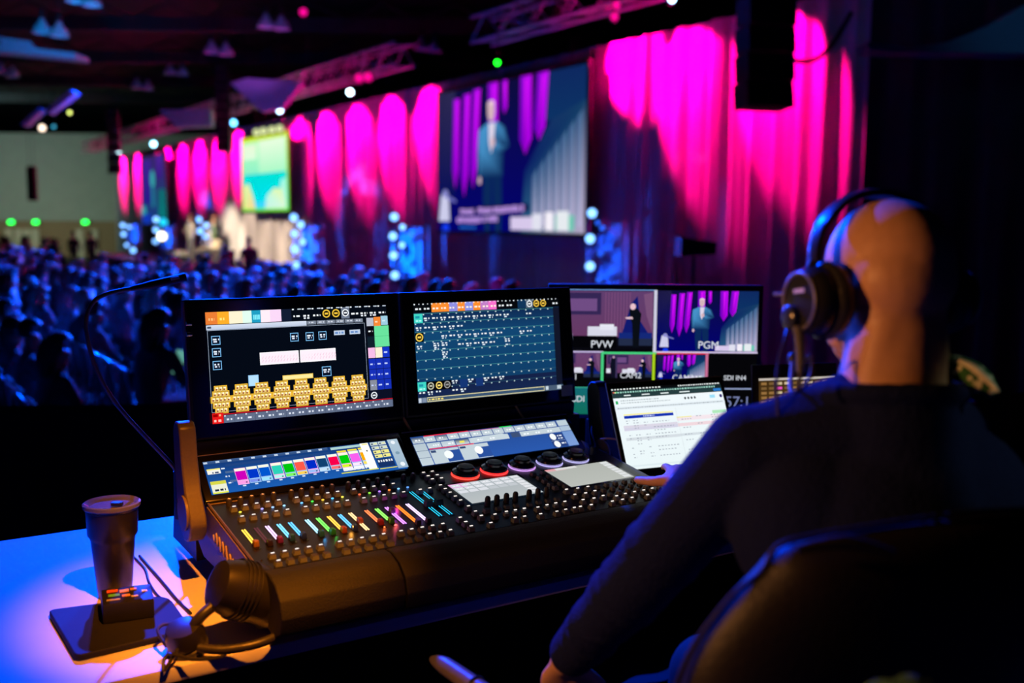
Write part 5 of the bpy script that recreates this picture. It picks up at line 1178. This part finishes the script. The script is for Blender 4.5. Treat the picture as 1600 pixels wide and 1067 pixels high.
limb(m,[hp_(.026,-.05,-.06),C7+Vector((.03,-.0,.0))],[.035,.048],16); limb(m,[hp_(-.026,-.05,-.06),C7+Vector((-.03,-.0,.0))],[.034,.045],16)
# torso
ch=b_(.545,1.40,1.28); wa=b_(.56,1.33,1.08); pe=b_(.57,1.33,.93)
RT_=Matrix.Rotation(.35,3,'Z')
m.sph(ch,(.17,.115,.17),24,rot=RT_); m.sph(wa,(.155,.11,.17),24,rot=RT_); m.sph(pe,(.17,.13,.12),24,rot=RT_)
for s_ in (shL,shR): limb(m,[C7+Vector((0,.01,-.05)),s_+Vector((0,0,.0))],[.062,.05],16)
limb(m,[shL,elL,wrL],[.052,.041,.027],18); limb(m,[shR,elR,wrR],[.052,.041,.027],18)
limb(m,[pe+Vector((-.08,.02,-.02)),b_(.36,1.72,.95),b_(.33,1.74,.52),b_(.33,1.72,.42)],[.085,.062,.05,.042],18)
limb(m,[pe+Vector((.09,.04,-.02)),b_(.62,1.78,.95),b_(.62,1.80,.52),b_(.62,1.78,.42)],[.085,.062,.05,.042],18)
for x,y in ((.33,1.74),(.62,1.80)): limb(m,[b_(x,y-.03,.40),b_(x-.03,y+.1,.375),b_(x-.045,y+.17,.365)],[.04,.034,.024],14)
hand(m,wrR,Vector((.12,.93,.10)),Vector((.0,.0,1)),-1,(.15,.3,.45,.6),k=1.08,tb=Vector((-.75,.5,-.2)))
hand(m,wrL,Vector((-.05,.5,-.85)),Vector((-.1,.4,.85)),1,(.5,.55,.6,.65))
bm_=fuse(m,.0052,9,'body'); 
SK=mat('operator_skin',(.60,.33,.2),.48,noise=.12,scale=55,bump=.06); bm_.materials.append(SK); body=obj('body',bm_,None,OP)
# eyes
for s in (-1,1):
    e=obj('eye',MB().sph(hp_(.032*s,.083,-.008),.0115,14),mat('eye_white',(.7,.68,.65),.2),OP,180); obj('iris',MB().sph(hp_(.032*s,.0915,-.008),(.0055,.0035,.0055),12,rot=HR),mat('iris_brown',(.08,.04,.02),.2),e,180)
    obj('eyebrow',MB().tube([hp_(.014*s,.1,.012),hp_(.034*s,.097,.018),hp_(.054*s,.083,.012)],.0035,6),mat('brow_hair',(.03,.02,.015),.8),OP)
# sweater: torso and sleeves a little fuller than the body, with folds at the elbow
m=MB(); g=.013
limb(m,[C7+Vector((-.03,.01,-.035)),shL+Vector((0,0,.0))],[.07,.066],20); limb(m,[C7+Vector((.03,.01,-.035)),shR],[.07,.066],20)
limb(m,[C7+Vector((0,.015,-.035)),C7+Vector((.01,.02,-.12)),ch],[.098,.12,.14],24)
limb(m,[C7+Vector((-.045,.02,.0)),shL+Vector((.02,0,.02))],[.05,.05],20); limb(m,[C7+Vector((.045,.02,.0)),shR+Vector((-.02,0,.02))],[.05,.05],20)
m.tube([C7+Vector((.095*math.cos(k*.524),.02+.085*math.sin(k*.524),.02-.01*math.sin(k*.524))) for k in range(12)],.014,8,closed=True,smooth=2)
m.sph(ch,(.195,.14,.2),28,rot=RT_); m.sph(wa,(.18,.135,.19),28,rot=RT_); m.sph(pe,(.18,.145,.09),24,rot=RT_)
m.sph(b_(.60,1.44,1.34),(.17,.14,.14),24,rot=RT_); m.sph(b_(.43,1.40,1.33),(.12,.11,.13),24,rot=RT_)
def sleeve(pts,rads,fold):
    limb(m,pts,rads,22)
    a,bb=Vector(pts[-2]),Vector(pts[-1]); a0=Vector(pts[-3])
    for k in range(fold):
        t=-.35+1.15*k/max(1,fold-1)
        p=(a+(bb-a)*t) if t>0 else (a+(a0-a)*(-t)); ax=((bb-a) if t>0 else (a-a0)).normalized()
        r=rads[-2]+(rads[-1]-rads[-2])*max(0,t); ax=(ax+Vector((.35*math.sin(k*2.3),.2*math.cos(k*1.7),.3*math.sin(k*1.1)))).normalized()
        q=ax.to_track_quat('Z','Y').to_matrix(); m.tube([p+q@Vector((r*.99*math.cos(a_*.524),r*.99*math.sin(a_*.524),.004*math.sin(a_*1.9+k))) for a_ in range(12)],.0065+.002*math.sin(k*2),8,closed=True,smooth=2)
sleeve([shL,elL,wrL+(elL-wrL)*.12],[.068,.058,.042],9); sleeve([shR,elR,wrR+(elR-wrR)*.1],[.068,.058,.042],6)
sm=fuse(m,.0058,5,'sweater'); 
NAVY=mat('navy_knit',(.006,.011,.06),.95,noise=.25,scale=160,bump=.35,spec=.15); sm.materials.append(NAVY); obj('sweater',sm,None,OP)
cuff=[(wrL,elL,.036),(wrR,elR,.036)]
for w_,e_,r in cuff:
    a=w_+(e_-w_)*.11; ax=(e_-w_).normalized(); q=ax.to_track_quat('Z','Y').to_matrix()
    obj('cuff',MB().tube([a-ax*.012,a,a+ax*.03],[r*.99,r*1.05,r*1.1],18,smooth=3),NAVY,OP)
# trousers
m=MB(); m.sph(pe,(.19,.15,.125),24,rot=RT_)
for hx,kn_,an in ((Vector((-.08,.02,-.02)),b_(.36,1.72,.95),b_(.33,1.74,.46)),(Vector((.09,.04,-.02)),b_(.62,1.78,.95),b_(.62,1.80,.46))): limb(m,[pe+hx,kn_,an],[.098,.076,.06],20)
tm=fuse(m,.008,4,'trousers'); tm.materials.append(mat('dark_trousers',(.02,.02,.026),.85,noise=.2,scale=90,bump=.1)); obj('trousers',tm,None,OP)
for x,y in ((.33,1.74),(.62,1.80)): obj('shoe',MB().sph(b_(x-.02,y+.06,.372),(.048,.135,.045),16).box(b_(x-.02,y+.06,.335),(.085,.26,.02),bev=.008),BLK,OP)
# neckline and patterned collar over the right shoulder
cl=[at(1462,573,1.40)-ob,at(1488,566,1.38)-ob,at(1515,577,1.36)-ob,at(1536,594,1.35)-ob,at(1552,612,1.34)-ob]
PAT=bpy.data.materials.new('green_white_pattern'); PAT.use_nodes=True; nt=PAT.node_tree; bb_=nt.nodes['Principled BSDF']; tc=nt.nodes.new('ShaderNodeTexCoord'); vo=nt.nodes.new('ShaderNodeTexVoronoi'); vo.inputs['Scale'].default_value=95; rp=nt.nodes.new('ShaderNodeValToRGB')
rp.color_ramp.elements[0].position=.3; rp.color_ramp.elements[0].color=(.7,.75,.55,1); rp.color_ramp.elements[1].position=.42; rp.color_ramp.elements[1].color=(.02,.12,.03,1)
nt.links.new(tc.outputs['Object'],vo.inputs['Vector']); nt.links.new(vo.outputs['Distance'],rp.inputs[0]); nt.links.new(rp.outputs[0],bb_.inputs['Base Color']); bb_.inputs['Roughness'].default_value=.9
o=obj('patterned_collar',MB().tube([p+Vector((0,0,-.004)) for p in cl],[.006,.014,.017,.016,.008],12,smooth=5),PAT,OP,180); o['label']='green collar with a pale pattern'
o=obj('collar_tag',MB().tube([p+Vector((0,-.014,.002)) for p in cl[:]],[.002,.005,.006,.005,.002],8,smooth=5),mat('pale_knit_band',(.62,.66,.48),.9,noise=.6,scale=170),OP,180); o['label']='pale woven band along the green collar'
# ------------------------------------------------------------ intercom headset on the operator
HSn=thing('intercom_headset','black single-mic intercom headset worn by the operator','headset',HC)
def hq(x,y,z): return HR@Vector((x,y,z))
for s,lb in ((-1,'left ear cup facing the camera'),(1,'right ear cup hidden by the head')):
    Mx=Matrix.Rotation(math.pi/2*s,3,'Y'); Mr=(HR@Mx).to_4x4()
    c=hq(.088*s,-.002,-.028)
    cu=obj('ear_cushion',MB().lathe([(.03,-.004),(.05,-.002),(.056,.008),(.056,.018),(.048,.026),(.02,.026)],c-hq(.006*s,0,0),32,Mr),mat('cushion_leather',(.03,.03,.032)),HSn,60)
    sh_=obj('ear_cup',MB().lathe([(.048,.02),(.05,.03),(.044,.044),(.038,.05),(.0365,.0475),(.012,.049)],c,32,Mr),mat('headset_gloss',(.02,.021,.026),.3,noise=.2),HSn,35); sh_['label']=lb
    obj('cup_ring',MB().tube([c+Mr.to_3x3()@Vector((.0395*math.cos(a*.524),.0395*math.sin(a*.524),.049)) for a in range(12)],.0028,8,closed=True,smooth=3),mat('ring_grey',(.25,.25,.28),.3,metal=.4),sh_)
    if s==-1:
        u_=HR@Vector((0,-1,0)); v_=HR@Vector((0,0,1)); nn=u_.cross(v_)
        e_x=HR@Vector((0,-1,0)); obj('maker_mark',text_mesh('clearcom',.0085,c+hq(-.0508,.021,.012),e_x,HR@Vector((0,0,1)),0.0002) if False else MB().box(c+hq(-.0505,-.002,.014),(.0006,.026,.0055),rot=HR.to_euler()),mat('mark_white',(.7,.7,.7),.5),sh_)
        obj('boom_pivot',MB().lathe([(.017,.048),(.017,.058),(.012,.062),(.004,.062)],c+hq(0,.016,-.022),20,Mr),mat('pivot_gloss',(.03,.04,.08),.2),sh_)
        obj('cup_lever',MB().tube([c+hq(-.045,.04,.012),c+hq(-.05,.062,.014)],.0032,8,smooth=0),mat('ring_grey',(.25,.25,.28)),sh_)
        obj('mic_boom',MB().tube([c+hq(-.052,.0,-.035),c+hq(-.05,.0,-.065),c+hq(-.05,.002,-.1)],[.009,.0075,.006],10),mat('boom_grey',(.1,.1,.11),.4),HSn)
        obj('mic_boom',MB().tube([c+hq(-.05,.002,-.1),c+hq(-.045,.02,-.13),c+hq(-.03,.06,-.125),c+hq(.0,.1,-.085)],.003,8),mat('boom_grey',(.1,.1,.11)),HSn)
        obj('microphone',MB().sph(c+hq(.004,.104,-.082),(.009,.009,.011),10),BLK,HSn)
        obj('headset_cable',MB().tube([c+hq(-.05,.03,-.035),at(1226,530,1.42)-HC,at(1216,565,1.42)-HC,at(1213,605,1.40)-HC,at(1216,650,1.38)-HC],.0022,6),CABLE,HSn)
        obj('headset_cable',MB().tube([c+hq(-.05,.002,-.098),at(1265,555,1.37)-HC,at(1268,580,1.36)-HC,at(1258,602,1.345)-HC,at(1240,616,1.34)-HC],.0026,6),CABLE,HSn)
        lt=c
    else: rtc=c
pts=[]
for k in range(17):
    a=math.radians(-8+196*k/16); r1=.108; r2=.128
    pts.append((math.cos(a)*r1,math.sin(a)*r2))
m=MB(); 
for (x0,z0),(x1,z1) in zip(pts,pts[1:]):
    pass
ring=[]
for k in range(33):
    a=math.radians(4+172*k/32); r1=.112; r2=.108
    cx,cz=math.cos(a),math.sin(a); o_=[]
    wdt=.016 if 6<k<27 else .011
    for dy,dr in ((-wdt,-.004),(wdt,-.004),(wdt,.005),(0,.008),(-wdt,.005)): o_.append(m.bm.verts.new(hq(cx*(r1+dr),-.006+dy+ .012*cz,.018+cz*(r2+dr))))
    ring.append(o_)
for A,B in zip(ring,ring[1:]):
    for j in range(5): m.bm.faces.new((A[j],A[(j+1)%5],B[(j+1)%5],B[j]))
m.bm.faces.new(ring[0][::-1]); m.bm.faces.new(ring[-1])
obj('headband',m,mat('headband_black',(.015,.015,.02),.3,noise=.2),HSn,50)
for s in (-1,1): obj('yoke_arm',MB().tube([hq(.112*s,-.006,.03),hq(.122*s,-.004,.012),hq(.128*s,-.002,-.01)],[.007,.006,.006],10),mat('headband_black',(.015,.015,.02)),HSn)
# ============================================================ CHAIRS
CL=mat('chair_leather',(.012,.010,.014),.5,noise=.2,scale=120,bump=.12,spec=.3)
oc=thing('office_chair','dark leather office chair back rising at the bottom right','chair',(.55,1.25,0),.33)
qc=Vector(oc.location); Rc=Matrix.Rotation(-.33,3,'Z')
def cw(p): return Rc@(Vector(p)-qc)
A=[cw(at(px,py,Yd)) for px,py,Yd in ((1232,876,1.10),(1190,962,1.09),(1130,1067,1.08),(1085,1180,1.07))]
prof=[(A[0].x+.03,A[0].z+.004),(A[0].x+.012,A[0].z-.012),(A[0].x,A[0].z-.03),(A[1].x,A[1].z),(A[2].x,A[2].z),(A[3].x,A[3].z)]
bt=MB(); W=.0
cx=A[0].x+.24
left=[(cx-.0,A[0].z+.03),(A[0].x+.12,A[0].z+.022),(A[0].x+.05,A[0].z+.012),(A[0].x+.015,A[0].z),(A[0].x+.0,A[0].z-.03),(A[1].x,A[1].z),(A[2].x,A[2].z),(A[3].x+.02,A[3].z),(A[3].x+.03,.95),(A[3].x+.1,.88),(cx,.87)]
outl=left+[(2*cx-x,z) for x,z in left[-2:0:-1]]
yb=sum(a.y for a in A[:3])/3
# cushion: rounded slab following the outline
n=len(outl); ctr=Vector((cx,0,1.15)); rings=[]
for sc_,dy in ((.0,-.052),(.5,-.056),(.80,-.05),(.93,-.034),(.985,-.012),(1.0,.012),(.97,.036),(.9,.052),(.7,.06),(0,.055)):
    rings.append([bt.bm.verts.new((cx+(x-cx)*max(sc_,.01),yb+dy+.05*((x-cx)/.26)**2*sc_,1.15+(z-1.15)*max(sc_,.01))) for x,z in outl])
for a,b in zip(rings,rings[1:]):
    for j in range(n): bt.bm.faces.new((a[j],a[(j+1)%n],b[(j+1)%n],b[j]))
o=obj('backrest',bt,CL,oc,180); s=o.modifiers.new('s','SUBSURF'); s.levels=2; s.render_levels=2
obj('piping',MB().tube([(x,yb+.004+.05*((x-cx)/.26)**2,z) for x,z in [(cx+(x-cx)*1.006,1.15+(z-1.15)*1.006) for x,z in outl]],.004,8,closed=True,smooth=4),CL,oc)
obj('highlight_ridge',MB().tube([(A[0].x+.012,yb+.0,A[0].z+.012),(A[0].x+.06,yb-.02,A[0].z+.022),(A[0].x+.11,yb-.045,A[0].z+.01)],[.005,.009,.004],12),CL,oc)  # small ridge added for the blue highlight at the chair's corner
obj('seat',MB().box((cx,yb+.3,.80),(.5,.5,.1),bev=.04),CL,oc)
obj('gas_column',MB().cyl((cx,yb+.3,.42),.03,.7),METAL,oc)
for k in range(5):
    a=k*1.2566; obj('base_leg',MB().tube([(cx,yb+.3,.1),(cx+.3*math.cos(a),yb+.3+.3*math.sin(a),.06)],[.025,.018],8,smooth=0),BLK,oc); obj('caster',MB().cyl((cx+.3*math.cos(a),yb+.3+.3*math.sin(a),.03),.03,.04,axis=(math.sin(a),-math.cos(a),0)),BLK,oc)
obj('foot_ring',MB().tube([(cx+.24*math.cos(k*.524),yb+.3+.24*math.sin(k*.524),.33) for k in range(12)],.012,8,closed=True,smooth=3),CHROME,oc)
obj('back_support',MB().tube([(cx,yb+.1,.78),(cx,yb-.02,.8),(cx,yb-.02,.95)],.022,8),METAL,oc)
a0=cw(at(695,1018,1.75)); a1=cw(at(775,1075,1.62))
# arm rest seen left of the operator
t=thing('chair_armrest','tan lit rounded armrest of an empty stool at the bottom centre','armrest',(at(735,1045,1.68).x,at(735,1045,1.68).y,0))
qa=Vector(t.location)
p0=at(675,1012,1.78)-qa; p1=at(790,1090,1.6)-qa
obj('arm_pad',MB().tube([p0+Vector((0,0,-.022)),p0+(p1-p0)*.2+Vector((0,0,-.017)),p0+(p1-p0)*.8+Vector((0,0,-.018)),p1+Vector((0,0,-.02))],[.006,.016,.018,.016],14),mat('arm_pad_leather',(.16,.12,.09),.4,bump=.1),t)
pm=p0+(p1-p0)*.62; ax=(p1-p0).normalized(); qq=ax.to_track_quat('Z','Y').to_matrix()
obj('strap',MB().tube([pm+Vector((0,0,-.018))+qq@Vector((.0185*math.cos(k*.524),.0185*math.sin(k*.524),0)) for k in range(12)],.003,6,closed=True,smooth=2),BLK,t)
obj('support_post',MB().tube([pm+Vector((0,0,-.02)),(0,0,.7),(0,0,.05)],.016,8,smooth=0),BLK,t); obj('base_plate',MB().cyl((0,0,.02),.2,.04,r2=.17,seg=28),BLK,t)
# green cloth bundle at the lower edge
p=at(1402,1062,1.02); t=MB()
t.grid(lambda u,v:p+Vector(((u-.5)*.105+.006*math.sin(v*9),-.012+.05*(v-.5)+.01*math.cos(u*7),.016-.16*(u-.5)**2-.22*(v-.35)**2+.004*math.sin(u*23+v*5))),24,16)
o=obj('folded_cloth',t,mat('green_cloth',(.07,.2,.16),.9,noise=.45,scale=160,bump=.3),None,180); so=o.modifiers.new('s','SOLIDIFY'); so.thickness=.01; rebase(o); tag(o,'dark green cloth hanging over the chair at the lower right edge','cloth')
